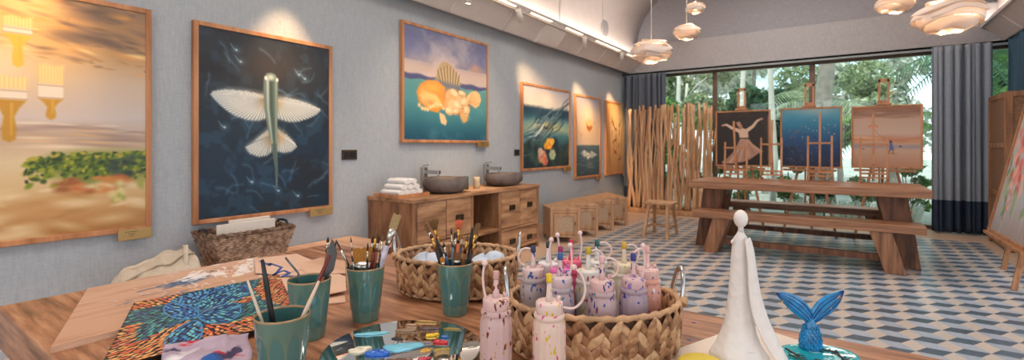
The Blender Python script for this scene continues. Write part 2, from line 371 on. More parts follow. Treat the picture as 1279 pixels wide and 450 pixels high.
# ================================================================== PAINTED PICTURES
class Pic:
    def __init__(s, W, H, asp=1.0, seed=1):
        s.W, s.H = W, H; s.a = np.zeros((H, W, 3)); s.u, s.v = np.meshgrid((np.arange(W)+.5)/W, (np.arange(H)+.5)/H); s.asp = asp; s.r = np.random.RandomState(seed)
    def noise(s, fu, fv, oct=4):
        out = np.zeros((s.H, s.W)); tot = 0; am = 1
        for _ in range(oct):
            nu, nv = max(1, int(fu)), max(1, int(fv)); g = s.r.rand(nv+2, nu+2)
            x = s.u*nu; y = s.v*nv; xi = x.astype(int); yi = y.astype(int); fx = x-xi; fy = y-yi; fx = fx*fx*(3-2*fx); fy = fy*fy*(3-2*fy)
            out += am*((g[yi, xi]*(1-fx)+g[yi, xi+1]*fx)*(1-fy)+(g[yi+1, xi]*(1-fx)+g[yi+1, xi+1]*fx)*fy); tot += am; am *= .55; fu *= 2; fv *= 2
        return out/tot
    def grad(s, stops, var=None):
        v = s.v if var is None else var; c = np.array([q[1] for q in stops], float); p = [q[0] for q in stops]
        for k in range(3): s.a[..., k] = np.interp(v, p, c[:, k])
    def mix(s, c, m):
        m = np.clip(m, 0, 1)[..., None]; s.a = s.a*(1-m)+np.array(c, float)*m
    def ell(s, cu, cv, ru, rv, c, soft=.1, al=1, rot=0):
        du = (s.u-cu)*s.asp; dv = s.v-cv; x = du*math.cos(rot)+dv*math.sin(rot); y = -du*math.sin(rot)+dv*math.cos(rot)
        d = np.sqrt((x/(ru*s.asp))**2+(y/rv)**2); s.mix(c, al*(1-(d-1+soft)/(2*soft+1e-6)))
    def blur(s, cu, cv, ru, rv, c, al=1):
        s.mix(c, al*np.exp(-(((s.u-cu)/ru)**2+((s.v-cv)/rv)**2)))
    def polym(s, pts, soft=.004):
        ins = np.zeros((s.H, s.W), bool); dm = np.full((s.H, s.W), 9.); n = len(pts)
        for i in range(n):
            (x1, y1), (x2, y2) = pts[i], pts[(i+1) % n]
            c = ((y1 > s.v) != (y2 > s.v)); xx = (x2-x1)*(s.v-y1)/((y2-y1) if y2 != y1 else 1e-9)+x1; ins ^= c & (s.u < xx)
            dx, dy = x2-x1, y2-y1; t = np.clip(((s.u-x1)*dx+(s.v-y1)*dy)/(dx*dx+dy*dy+1e-12), 0, 1)
            dm = np.minimum(dm, np.hypot(s.u-x1-t*dx, s.v-y1-t*dy))
        return np.clip(.5+np.where(ins, dm, -dm)/(2*soft), 0, 1)
    def poly(s, pts, c, soft=.004, al=1): s.mix(c, al*s.polym(pts, soft))
    def line(s, pts, w0, w1, c, al=1, soft=None):
        n = len(pts)-1
        m = np.zeros((s.H, s.W))
        for i in range(n):
            (x1, y1), (x2, y2) = pts[i], pts[i+1]; dx, dy = (x2-x1), (y2-y1)
            t = np.clip(((s.u-x1)*dx+(s.v-y1)*dy)/(dx*dx+dy*dy+1e-12), 0, 1); wd = w0+(w1-w0)*((i+t)/n)
            d = np.hypot(s.u-x1-t*dx, s.v-y1-t*dy); sf = soft or .003
            m = np.maximum(m, np.clip(.5+(wd-d)/(2*sf), 0, 1))
        s.mix(c, al*m)
    def smudge(s, n, region, lu, lv, cols, al, ang=0, jit=.3):
        for _ in range(n):
            cu = s.r.uniform(region[0], region[1]); cv = s.r.uniform(region[2], region[3]); k = s.r.uniform(.4, 1.3)
            s.ell(cu, cv, lu*k, lv*k, cols[s.r.randint(len(cols))], .5, al, ang+s.r.uniform(-jit, jit))
    def mesh(s, name, org, uu, vv, parent=None, mat=None, back=.0):
        org, uu, vv = Vector(org), Vector(uu), Vector(vv); W, H = s.W, s.H
        i, j = np.meshgrid(np.arange(W)/(W-1), np.arange(H)/(H-1)); i = i.ravel()[:, None]; j = j.ravel()[:, None]
        P = np.array(org)[None]+i*np.array(uu)[None]+j*np.array(vv)[None]
        me = bpy.data.meshes.new(name); nq = (W-1)*(H-1); nrm = uu.cross(vv).normalized()
        Pb = None; extra = 8 if back else 0
        a = np.arange(H-1)[:, None]*W+np.arange(W-1)[None]; q = np.stack([a, a+W, a+W+1, a+1], -1).reshape(-1, 4)
        verts = P
        if back:
            cn = [org, org+uu, org+uu+vv, org+vv]; b4 = [c+nrm*back for c in cn]
            verts = np.vstack([P, np.array([tuple(c) for c in cn]), np.array([tuple(c) for c in b4])]); k = W*H
            q = np.vstack([q, np.array([[k, k+1, k+5, k+4], [k+1, k+2, k+6, k+5], [k+2, k+3, k+7, k+6], [k+3, k, k+4, k+7], [k+4, k+5, k+6, k+7]])])
        me.vertices.add(len(verts)); me.vertices.foreach_set('co', verts.ravel()); nf = len(q)
        me.loops.add(nf*4); me.loops.foreach_set('vertex_index', q.ravel()); me.polygons.add(nf)
        me.polygons.foreach_set('loop_start', np.arange(nf)*4)
        me.update(calc_edges=True)
        c = np.clip(s.a/255, 0, 1); c = np.where(c <= .04045, c/12.92, ((c+.055)/1.055)**2.4).reshape(-1, 3)
        if back: c = np.vstack([c, np.full((8, 3), .6)])
        ca = me.color_attributes.new('Col', 'FLOAT_COLOR', 'POINT'); ca.data.foreach_set('color', np.hstack([c, np.ones((len(c), 1))]).ravel())
        me.materials.append(mat or M['art']); me.update()
        o = bpy.data.objects.new(name, me); COL.objects.link(o)
        if parent is not None: o.parent = parent
        return o
M['art'] = art('oil_paint', .42)

def pic_brushes():
    p = Pic(250, 290, .82, 11); n = p.noise(4, 14); n2 = p.noise(14, 40)
    p.grad([(0, (140, 112, 92)), (.1, (168, 128, 92)), (.22, (196, 152, 106)), (.34, (206, 182, 160)), (.5, (202, 190, 186)), (.585, (186, 160, 140)), (.62, (204, 178, 150)), (.68, (216, 196, 160)), (.8, (212, 182, 136)), (.9, (196, 150, 96)), (1, (170, 116, 62))], p.v+(n-.5)*.07)
    p.mix((120, 92, 76), np.clip((n2-.62)*4, 0, .5)*(p.v < .3))
    p.blur(.42, .16, .28, .20, (246, 196, 112), .8); p.blur(.36, .30, .18, .12, (244, 226, 196), .7); p.blur(.5, .04, .12, .08, (246, 214, 150), .6)
    p.smudge(60, (.3, .98, 0, .3), .05, .008, [(255, 222, 150), (228, 160, 84), (120, 92, 76), (176, 132, 92)], .5, .12, .2)
    p.smudge(14, (.68, .99, .03, .2), .09, .016, [(108, 88, 78), (128, 104, 90)], .55, .1, .15)
    p.smudge(26, (.3, 1, .53, .63), .12, .008, [(232, 214, 190), (160, 134, 124), (214, 176, 130)], .6, .04, .08)
    p.poly([(.53, .70), (.60, .668), (.70, .655), (.85, .652), (1.01, .655), (1.01, .77), (.9, .79), (.8, .785), (.72, .80), (.66, .76), (.58, .745)], (104, 122, 40), .03, .95)
    for _ in range(420):
        u = p.r.uniform(.50, 1.0); v = .655+abs(p.r.normal(0, .05))+(.0 if u > .6 else .02)
        if v > .79: continue
        p.ell(u, v, p.r.uniform(.006, .020), p.r.uniform(.004, .010), [(120, 140, 34), (88, 116, 30), (148, 156, 48), (66, 88, 34), (46, 64, 36), (176, 166, 60), (60, 84, 30)][p.r.randint(7)], .4, .9, p.r.uniform(-1.4, .2))
    p.smudge(16, (.82, .99, .67, .76), .03, .014, [(42, 58, 56), (60, 82, 66)], .7)
    p.smudge(22, (.62, .92, .76, .83), .04, .012, [(186, 96, 52), (206, 128, 66), (150, 92, 50)], .7)
    p.smudge(50, (.3, 1, .8, 1), .07, .016, [(222, 196, 150), (190, 140, 84), (236, 218, 180), (168, 122, 66)], .45, .05, .3)
    p.smudge(12, (.8, .99, .78, .9), .02, .02, [(150, 156, 70), (214, 208, 140)], .6)
    def brush(cu, top, fer, hb, end, wd, col):
        p.poly([(cu-wd, fer), (cu-wd*1.02, top+.01), (cu-wd*.5, top), (cu+wd*.3, top+.008), (cu+wd*1.05, top), (cu+wd, fer)], (248, 222, 150), .006, .75)
        for k in range(9): p.line([(cu-wd+wd*2*k/8, top+.005), (cu-wd+wd*2*k/8, fer)], .0015, .0015, (214, 170, 90), .5)
        p.poly([(cu-wd, fer), (cu+wd, fer), (cu+wd, hb), (cu-wd, hb)], (236, 222, 204), .003, .95)
        p.line([(cu-wd, fer+.006), (cu+wd, fer+.006)], .002, .002, (176, 140, 106), .8); p.line([(cu-wd, hb-.004), (cu+wd, hb-.004)], .002, .002, (168, 130, 96), .8)
        L = end-hb; pts = [(cu-wd*.98, hb), (cu-wd*.55, hb+L*.2), (cu-wd*.3, hb+L*.4), (cu-wd*.42, hb+L*.7), (cu-wd*.36, end-.01), (cu, end), (cu+wd*.36, end-.01), (cu+wd*.42, hb+L*.7), (cu+wd*.3, hb+L*.4), (cu+wd*.55, hb+L*.2), (cu+wd*.98, hb)]
        p.poly(pts, col, .004, .95); p.line([(cu+wd*.15, hb+L*.1), (cu+wd*.12, end-.03)], .006, .004, (226, 176, 70), .5)
    brush(.474, .105, .15, .18, .312, .05, (226, 190, 70)); brush(.593, .285, .368, .43, .518, .047, (196, 146, 46)); brush(.443, .345, .40, .442, .61, .062, (190, 140, 44))
    return p
def pic_fish():
    p = Pic(210, 270, .76, 5); n = p.noise(4, 5, 5); n2 = p.noise(9, 12, 4)
    p.grad([(0, (34, 44, 56)), (.3, (34, 42, 52)), (.55, (18, 40, 60)), (.8, (12, 38, 62)), (1, (12, 36, 54))])
    p.mix((24, 28, 36), np.clip((n-.5)*4, 0, .8)); p.mix((52, 92, 122), np.clip((n2-.55)*3.0, 0, .35)); p.blur(.5, .18, .3, .14, (84, 66, 54), .55)
    for _ in range(46):
        u, v = p.r.uniform(.06, .95), p.r.uniform(.04, .97); a = p.r.uniform(-1.2, 1.2); q = [(u, v)]
        for k in range(4): a += p.r.uniform(-.6, .6); u += math.cos(a)*.035; v += math.sin(a)*.03; q.append((u, v))
        p.line(q, .008, .001, (110, 148, 176), .26, .014); p.line(q, .0015, .0006, (150, 186, 208), .4, .003)
    for u, v in ((.73, .19), (.78, .21), (.28, .16), (.36, .82), (.56, .88), (.72, .92), (.25, .10), (.24, .45), (.65, .6), (.17, .52)):
        p.blur(u, v, .03, .02, (110, 150, 176), .45); p.line([(u-.04, v-.03), (u-.015, v-.004), (u, v)], .002, .005, (150, 190, 210), .6, .005); p.blur(u, v, .006, .004, (230, 244, 250), .9)
    def fan(root, pts, soft=.006):
        p.poly(pts, (150, 166, 172), soft, 1); p.poly([(root[0]+(x-root[0])*.9, root[1]+(y-root[1])*.9) for x, y in pts], (214, 214, 206), .03, .9)
        n_ = len(pts)
        for k in range(0, n_-1):
            for s_ in (0, .33, .66):
                x = pts[k][0]*(1-s_)+pts[k+1][0]*s_; y = pts[k][1]*(1-s_)+pts[k+1][1]*s_
                if math.hypot(x-root[0], y-root[1]) < .06: continue
                p.line([root, (x, y)], .001, .003, (92, 112, 126), .75, .002); p.line([(root[0]+.006, root[1]), (x+.009, y)], .001, .003, (252, 250, 240), .7, .002)
        p.blur(root[0], root[1]+.02, .05, .04, (176, 132, 74), .6)
    fan((.46, .35), [(.46, .33), (.3, .318), (.16, .32), (.09, .335), (.075, .352), (.1, .375), (.14, .405), (.19, .435), (.25, .458), (.32, .474), (.4, .476), (.46, .46)])
    fan((.54, .35), [(.54, .34), (.62, .335), (.72, .345), (.82, .365), (.9, .385), (.905, .4), (.87, .425), (.8, .45), (.72, .47), (.64, .475), (.55, .46)])
    fan((.5, .56), [(.49, .52), (.42, .56), (.36, .6), (.31, .628), (.34, .66), (.4, .678), (.46, .672), (.5, .65)])
    fan((.56, .55), [(.55, .52), (.62, .555), (.68, .6), (.70, .625), (.66, .65), (.6, .658), (.55, .65)])
    b = [(.50, .198), (.535, .205), (.555, .235), (.555, .3), (.552, .42), (.55, .55), (.548, .64), (.553, .75), (.55, .86), (.54, .86), (.532, .75), (.51, .64), (.475, .52), (.452, .42), (.442, .3), (.445, .24), (.465, .205)]
    p.poly(b, (108, 128, 118), .005, 1); p.line([(.50, .22), (.505, .4), (.525, .6), (.545, .8)], .018, .004, (58, 74, 66), .8, .012); p.line([(.475, .24), (.478, .4), (.51, .6)], .008, .003, (214, 226, 218), .85, .008)
    p.line([(.54, .24), (.542, .4), (.54, .6)], .006, .003, (176, 190, 176), .7, .006); p.ell(.5, .225, .03, .02, (196, 208, 196), .4, .8); p.ell(.462, .232, .012, .012, (226, 232, 224), .3, .9); p.ell(.548, .236, .01, .012, (226, 232, 224), .3, .9)
    p.line([(.80, .93), (.9, .928)], .002, .002, (150, 180, 200), .5)
    return p
def pic_shell():
    p = Pic(200, 190, 1.14, 9); n = p.noise(3, 3, 5); wl = .405+(p.u*.035)+.006*np.sin(p.u*30)
    p.grad([(0, (108, 112, 150)), (.2, (150, 148, 172)), (.35, (206, 182, 172)), (.45, (210, 190, 180))]); p.mix((222, 206, 202), np.clip((n-.45)*3, 0, .8)*(p.v < .5)); p.mix((96, 104, 150), np.clip((.5-n)*3, 0, .7)*(p.v < .3))
    p.blur(.84, .27, .08, .04, (206, 150, 118), .7)
    sea = np.clip((p.v-wl)*60, 0, 1); t = (p.v-wl)
    c = np.stack([np.interp(t, [0, .03, .06, .25, .6], [92, 84, 100, 84, 30]), np.interp(t, [0, .03, .06, .25, .6], [96, 92, 158, 150, 88]), np.interp(t, [0, .03, .06, .25, .6], [136, 126, 158, 156, 112])], -1)
    edge = np.clip((t-.035-.018*np.sin(p.u*9+1))*80, 0, 1)[..., None]
    c = np.where(t[..., None] < .06, np.array([86, 88, 132])*(1-edge)+np.array([110, 172, 168])*edge, c)
    p.a = p.a*(1-sea[..., None])+c*sea[..., None]; n2 = p.noise(5, 5); p.mix((150, 196, 188), np.clip((n2-.55)*2, 0, .35)*(t > .07)); p.mix((22, 74, 104), np.clip((p.v-.8)*2.6, 0, .5))
    fin = [(.33, .44), (.36, .36), (.38, .30), (.42, .265), (.47, .26), (.53, .285), (.58, .33), (.62, .39), (.65, .46), (.56, .475), (.42, .46)]
    p.poly(fin, (176, 156, 120), .005, .95)
    for k in range(8):
        x = .35+k*.038; p.line([(.4+k*.028, .47), (x+.01, .33+abs(k-3.2)*.018-.04)], .006, .005, (96, 84, 66), .8); p.line([(.41+k*.028, .47), (x+.026, .33+abs(k-3.2)*.018-.035)], .004, .003, (236, 220, 186), .6)
    p.poly([(.34, .44), (.62, .47), (.66, .52), (.36, .50)], (108, 106, 132), .02, .8)
    p.poly([(.13, .57), (.17, .50), (.25, .455), (.36, .45), (.45, .50), (.46, .60), (.44, .68), (.36, .745), (.28, .735), (.22, .70), (.15, .66)], (232, 152, 66), .008, 1)
    p.poly([(.16, .60), (.22, .56), (.34, .58), (.40, .64), (.36, .70), (.26, .70), (.19, .66)], (255, 214, 140), .015, .9); p.blur(.3, .52, .08, .04, (255, 190, 92), .7); p.blur(.2, .57, .04, .04, (250, 196, 110), .8); p.blur(.28, .66, .07, .03, (206, 116, 50), .5)
    for k in range(10): p.ell(.16+k*.03, .69+.03*math.sin(k*.7)+.006*(k % 2), .018, .02, (248, 212, 152), .3, .8)
    p.poly([(.44, .52), (.56, .50), (.70, .54), (.78, .60), (.76, .70), (.66, .76), (.52, .74), (.44, .68)], (186, 128, 84), .02, .95)
    p.ell(.53, .645, .10, .085, (226, 170, 108), .12, 1, -.4); p.ell(.53, .65, .06, .05, (246, 208, 154), .3, .9, -.4)
    for k in range(7): p.line([(.46+.02*k, .70), (.5+.022*k, .59)], .002, .002, (164, 104, 60), .5)
    p.ell(.49, .56, .05, .035, (226, 178, 126), .15, .9, -.8); p.ell(.56, .54, .05, .03, (242, 216, 178), .2, .9, .4); p.ell(.62, .60, .04, .05, (232, 190, 138), .2, .9)
    p.poly([(.74, .62), (.72, .56), (.78, .505), (.85, .49), (.9, .52), (.92, .58), (.89, .64), (.84, .67)], (250, 206, 142), .006, 1)
    for k in range(8): p.line([(.745, .61), (.79+.015*k if k < 5 else .9-.01*(k-4), .505+.022*k)], .002, .003, (206, 138, 78), .6)
    p.poly([(.38, .74), (.44, .76), (.47, .82), (.455, .86), (.40, .84), (.385, .79)], (240, 200, 146), .006, .95); p.poly([(.62, .70), (.70, .68), (.74, .74), (.73, .80), (.68, .83), (.64, .78)], (228, 170, 104), .01, .95)
    for (a_, b_, c_, d_, e_) in ((.60, .66, .06, .05, .3), (.69, .62, .055, .05, -.5), (.66, .54, .05, .03, .2), (.50, .72, .05, .04, .1), (.72, .70, .04, .05, .6), (.58, .72, .04, .03, -.3)):
        p.ell(a_, b_, c_, d_, (236, 196, 146), .15, 1, e_); p.ell(a_-.01, b_-.01, c_*.6, d_*.5, (252, 226, 186), .4, .8, e_); p.line([(a_-c_*.7, b_+d_*.7), (a_+c_*.8, b_+d_*.6)], .004, .002, (150, 92, 54), .6)
    for k in range(5): p.line([(.65+.02*k, .74), (.66+.028*k, .83-.01*k)], .004, .001, (244, 206, 150), .8)
    return p
def pic_flowers():
    p = Pic(130, 150, 1.1, 21); n = p.noise(5, 4, 5)
    p.grad([(0, (196, 192, 202)), (.22, (232, 220, 206)), (.27, (30, 60, 84)), (.36, (44, 88, 108)), (.44, (120, 166, 168)), (.52, (160, 184, 160)), (.62, (66, 124, 134)), (.8, (40, 70, 74)), (1, (20, 40, 48))], p.v+(n-.5)*.06)
    p.blur(.5, .15, .16, .12, (250, 240, 222), .95); p.blur(.5, .47, .3, .06, (238, 206, 120), .6); p.blur(.5, .48, .08, .025, (246, 176, 46), .95)
    p.mix((24, 58, 80), np.clip((p.noise(7, 7)-.5)*4, 0, .7)*(p.v > .25)*(p.v < .45))
    for k in range(46):
        o_ = p.r.uniform(0, .34); j_ = lambda s_: p.r.normal(0, s_); st = p.r.uniform(.2, .98); q_ = [(st, .02+o_+(.98-st)*.55), (st-.12+j_(.02), .10+o_+(.98-st)*.6+j_(.02)), (st-.25+j_(.03), .18+o_+(.98-st)*.55+j_(.03)), (st-.38, .22+o_+(.98-st)*.5+j_(.02))]; q_ = [(a_, b_) for a_, b_ in q_]
        p.line(q_, .020*p.r.uniform(.3, 1.2), .002, [(14, 36, 50), (120, 150, 160), (30, 58, 76), (210, 222, 222)][k % 4], .55, .010)
    p.smudge(60, (.03, .97, .68, .98), .05, .06, [(28, 50, 56), (44, 74, 60), (70, 96, 84), (24, 40, 60)], .55, 1.4, .5)
    for u, v, r, c in ((.53, .70, .09, (246, 176, 62)), (.60, .67, .05, (250, 196, 80)), (.46, .73, .05, (232, 150, 50)), (.38, .86, .10, (226, 150, 122)), (.34, .8, .06, (206, 190, 150)), (.6, .84, .08, (176, 186, 150)), (.44, .92, .07, (206, 122, 100))):
        for k in range(6): p.ell(u+.5*r*math.cos(k*1.05), v+.5*r*math.sin(k*1.05), r*.45, r*.4, tuple(min(255, x+p.r.randint(-22, 22)) for x in c), .3, .8)
    return p
def pic_lily():
    p = Pic(90, 150, .7, 22); n = p.noise(3, 4)
    p.grad([(0, (158, 160, 178)), (.2, (206, 190, 180)), (.45, (222, 190, 160)), (.6, (226, 202, 176)), (.615, (88, 112, 122)), (.8, (60, 92, 104)), (1, (44, 72, 84))], p.v+(n-.5)*.01)
    p.blur(.5, .24, .24, .18, (255, 240, 206), .9); p.blur(.5, .4, .4, .12, (250, 214, 160), .5)
    p.poly([(.38, .30), (.46, .34), (.6, .35), (.68, .335), (.64, .40), (.54, .43), (.44, .40)], (198, 110, 52), .012, .95); p.ell(.54, .32, .14, .045, (250, 216, 150), .3, .9); p.line([(.2, .47), (.21, .5)], .012, .006, (150, 90, 50), .8); p.line([(.72, .3), (.78, .33)], .01, .01, (214, 150, 90), .8)
    for cu, cv, s_ in ((.32, .725, .14), (.64, .745, .18), (.48, .76, .10)):
        for k in range(-3, 4): p.poly([(cu, cv+.03), (cu+k*s_*.38-.02, cv-.065+abs(k)*.014), (cu+k*s_*.38+.035, cv-.055+abs(k)*.014)], (244, 238, 226), .006, .9)
    p.smudge(40, (.1, .9, .66, .98), .09, .005, [(112, 140, 150), (40, 66, 80), (150, 168, 172)], .5, 0, .1); p.blur(.55, .85, .14, .05, (150, 160, 156), .5)
    return p
def pic_birds():
    p = Pic(90, 150, .7, 23); n = p.noise(12, 2, 5)
    p.grad([(0, (206, 160, 106)), (.5, (222, 176, 120)), (1, (196, 142, 90))]); p.mix((168, 112, 66), np.clip((n-.5)*3, 0, .5))
    p.blur(.52, .3, .25, .22, (250, 226, 170), .7); p.line([(.52, .02), (.54, .3), (.55, .5), (.5, .8), (.54, .98)], .006, .006, (150, 96, 56), .5)
    for u, v, s_, a in ((.3, .24, .2, .9), (.76, .26, .17, 2.2), (.45, .36, .12, .3), (.7, .4, .12, 1.6), (.38, .55, .16, -.4), (.42, .68, .15, .5), (.68, .6, .1, 2.3), (.76, .8, .14, 2.9), (.5, .47, .1, 1.2), (.3, .42, .08, 2)):
        dx, dy = math.cos(a), math.sin(a)*.7
        p.poly([(u, v), (u+dx*s_*.5-dy*s_*.2, v+dy*s_*.5+dx*s_*.14), (u+dx*s_, v+dy*s_), (u+dx*s_*.35+dy*s_*.15, v+dy*s_*.35-dx*s_*.1)], (84, 48, 30), .010, .95)
        p.poly([(u, v), (u-dy*s_*.7-dx*.1*s_, v+dx*s_*.5), (u-dy*s_*.3+dx*.2*s_, v+dx*s_*.3)], (124, 78, 48), .012, .8); p.line([(u, v), (u-dx*s_*.5, v-dy*s_*.5)], .012, .003, (92, 56, 36), .8)
    return p
def pic_dervish():
    p = Pic(100, 110, .9, 31); p.grad([(0, (44, 30, 26)), (1, (34, 24, 20))]); p.mix((70, 48, 38), np.clip((p.noise(5, 5)-.5)*3, 0, .5))
    sk = (190, 146, 120); lt = (222, 190, 166)
    p.poly([(.47, .50), (.62, .50), (.70, .60), (.84, .70), (.90, .74), (.80, .78), (.66, .88), (.50, .94), (.30, .97), (.12, .98), (.10, .94), (.20, .88), (.30, .78), (.40, .62)], (186, 142, 120), .01, 1)
    for k in range(8): p.line([(.52+.01*k, .54), (.18+.09*k, .95-.012*k*k*.4)], .004, .014, [(150, 108, 90), (226, 194, 172)][k % 2], .6, .012)
    p.poly([(.42, .34), (.50, .30), (.60, .34), (.62, .44), (.62, .52), (.46, .53), (.44, .44)], lt, .008, 1)
    p.line([(.44, .36), (.30, .30), (.20, .24), (.14, .24)], .035, .014, lt, 1); p.line([(.58, .36), (.70, .28), (.78, .18), (.84, .15)], .035, .014, lt, 1); p.ell(.12, .25, .03, .018, sk, .2); p.ell(.86, .145, .035, .018, sk, .2)
    p.ell(.47, .29, .035, .045, (176, 126, 100), .2, 1, .3); p.poly([(.38, .20), (.45, .18), (.49, .255), (.42, .28)], (196, 146, 118), .008, 1); p.line([(.46, .50), (.62, .50)], .014, .014, (60, 40, 34), .9)
    p.line([(.98, .1), (.985, .9)], .01, .01, (150, 100, 66), .6); return p
def pic_under():
    p = Pic(110, 110, 1, 32); n = p.noise(4, 6, 5)
    p.grad([(0, (120, 166, 178)), (.1, (76, 152, 178)), (.3, (36, 122, 160)), (.5, (24, 84, 130)), (.75, (26, 52, 96)), (1, (26, 36, 66))], p.v+(n-.5)*.12); p.blur(.6, .02, .3, .1, (170, 190, 190), .7)
    p.mix((24, 34, 62), np.clip((p.noise(8, 6)-.5)*3, 0, .6)*(p.v > .65)); p.smudge(12, (.1, .5, .8, .96), .03, .01, [(70, 92, 110)], .5)
    for _ in range(60):
        u = p.r.uniform(.12, .95); v = np.clip(p.r.normal(.38, .1)+(u-.5)*-.05, .2, .8); p.ell(u, v, .012, .006, [(24, 40, 70), (176, 84, 70), (40, 70, 96), (206, 206, 196)][p.r.randint(4)], .3, .8, p.r.uniform(-.6, .6))
    for _ in range(40): p.ell(p.r.uniform(.1, .95), p.r.uniform(.5, .95), .006, .006, (150, 160, 176), .3, .7)
    return p
def pic_beach():
    p = Pic(120, 110, 1.15, 33); n = p.noise(3, 9, 5)
    p.grad([(0, (168, 110, 76)), (.1, (146, 104, 84)), (.2, (196, 160, 140)), (.45, (206, 176, 158)), (.54, (196, 130, 92)), (.6, (206, 160, 130)), (.66, (158, 148, 158)), (.72, (204, 166, 140)), (1, (190, 136, 106))], p.v+(n-.5)*.08)
    p.smudge(30, (0, 1, .05, .2), .2, .012, [(124, 84, 66), (214, 170, 140)], .4, 0, .1); p.smudge(10, (0, 1, .5, .57), .25, .01, [(206, 124, 76), (232, 190, 150)], .5, 0, .05)
    p.ell(.31, .33, .075, .035, (206, 132, 90), .15, .9); p.ell(.31, .345, .05, .025, (214, 170, 150), .3, .9); p.line([(.33, .37), (.38, .45), (.48, .52), (.56, .56)], .003, .003, (110, 84, 70), .7)
    p.ell(.57, .58, .02, .022, (54, 40, 44), .2, 1); p.poly([(.55, .60), (.59, .60), (.62, .72), (.55, .72)], (92, 104, 160), .008, 1); p.line([(.56, .72), (.52, .78)], .009, .005, (80, 60, 60), .9); p.line([(.6, .72), (.61, .79)], .007, .005, (120, 84, 70), .9)
    p.ell(.71, .66, .02, .014, (70, 50, 50), .2, .9); p.ell(.16, .7, .02, .01, (110, 90, 84), .3, .8); p.line([(.52, .77), (.66, .78)], .01, .004, (120, 80, 66), .5); return p
def pic_floral():
    p = Pic(120, 120, 1, 34); n = p.noise(8, 3)
    p.grad([(0, (206, 206, 206)), (.5, (188, 186, 194)), (1, (176, 160, 160))], p.v+(n-.5)*.3); p.smudge(60, (0, 1, 0, 1), .012, .15, [(228, 226, 222), (150, 158, 176), (190, 150, 140), (206, 200, 176)], .4, 0, .1)
    for (u, v, r) in ((.2, .25, .16), (.48, .22, .16), (.30, .5, .17), (.6, .48, .17), (.26, .74, .08), (.75, .3, .15), (.85, .6, .12)):
        for k in range(16): p.ell(u+p.r.normal(0, r*.5), v+p.r.normal(0, r*.5), r*.28, r*.2, [(226, 106, 98), (240, 140, 126), (206, 72, 72), (246, 180, 166)][p.r.randint(4)], .35, .8, p.r.uniform(-1.5, 1.5))
    for (u, v) in ((.15, .66), (.2, .8), (.42, .74), (.1, .5), (.7, .75)):
        for k in range(7): p.ell(u+p.r.normal(0, .03), v+p.r.normal(0, .05), .016, .04, [(70, 110, 60), (110, 146, 76), (160, 176, 90)][p.r.randint(3)], .3, .85, p.r.uniform(-.6, .6))
    return p

# ================================================================== PICTURES ON THE LEFT WALL
def framed(y0, y1, z0, z1, pic, label, fw=.03, plate=True, pw=.13, slabs=True):
    t = thing('framed_painting', label, 'painting', (-3.52, (y0+y1)/2, z0), 0, 'framed paintings on the left wall')
    xb, xf = -3.519, -3.482; f = MB()
    for a in ((y0, y0+fw, z0, z1), (y1-fw, y1, z0, z1)): f.box(xb, xf, a[0], a[1], a[2], a[3])
    f.box(xb, xf, y0+fw, y1-fw, z0, z0+fw); f.box(xb, xf, y0+fw, y1-fw, z1-fw, z1)
    f.build('frame', M['frame'], t, bevel=.003, world=True)
    o = pic.mesh('canvas', (-3.490, y0+fw-.001, z1-fw+.001), (0, y1-y0-2*fw+.002, 0), (0, 0, -(z1-z0-2*fw+.002)), t, back=.014)
    o.location = -Vector(t.location)
    if plate:
        p = MB(); p.box(-3.481, -3.470, y1-pw-.02, y1-.004, z0-.045, z0+.02); n = p.build('nameplate', M['brass'], t, bevel=.002, world=True); n['label'] = 'small brass plate'
        q = MB()
        for k, (a, b_) in enumerate(((.25, .75), (.36, .62), (.4, .58))):
            L = pw-.016
            for j in range(6):
                ya = y1-pw-.02+L*(a+(b_-a)*j/6); q.box(-3.4705, -3.4692, ya, ya+L*(b_-a)/8, z0+.002-k*.013, z0+.006-k*.013)
        q.build('engraving', M['bronze'], n, world=True)
        n.location = (0, 0, 0)
        for c in n.children: c.location = -Vector(t.location); 
        for c in n.children:
            for v in c.data.vertices: pass
    return t
P1 = framed(.046, 1.146, .66, 2.007, pic_brushes(), 'large painting of paintbrushes floating in a golden sky over a green shore', .03, True, .15)
P2 = framed(1.375, 2.405, .655, 2.0, pic_fish(), 'large dark blue painting of a white flying fish seen from above', .03, True, .19)
P3 = framed(3.163, 4.52, 1.208, 2.392, pic_shell(), 'painting of an orange sea shell fish half under water, above the washstand', .03, True, .19)
P4 = framed(5.245, 6.60, .84, 2.025, pic_flowers(), 'painting of an orange flower under dark swirling water, right of the washstand', .035, True, .2)
P5 = framed(6.775, 7.72, .652, 2.005, pic_lily(), 'narrow painting of white lilies on blue water below a glowing orange petal', .035, True, .15)
P6 = framed(7.955, 9.0-.14, .65, 2.0, pic_birds(), 'tan painting of brown swallows, last on the left wall by the curtain', .035, True, .12)

def outlet(y0, y1, z0, z1, label):
    t = thing('wall_switch', label, 'switch', (-3.52, (y0+y1)/2, z0)); m = MB(); m.box(-3.52, -3.508, y0, y1, z0, z1); m.build('plate', M['bronze'], t, bevel=.002, world=True)
    n = 2
    for k in range(n):
        a = y0+(y1-y0)*(.12+.42*k); b_ = a+(y1-y0)*.34; r = MB(); r.box(-3.509, -3.503, a, b_, z0+(z1-z0)*.22, z1-(z1-z0)*.22); r.build('rocker', M['black'], t, world=True)
outlet(on_x(428, -3.51), on_x(446.5, -3.51), 1.055, 1.14, 'bronze switch plate on the wall between the flying fish and shell paintings')
outlet(on_x(643.5, -3.51), on_x(650.5, -3.51)-.02, 1.05, 1.13, 'small bronze switch plate left of the orange flower painting')

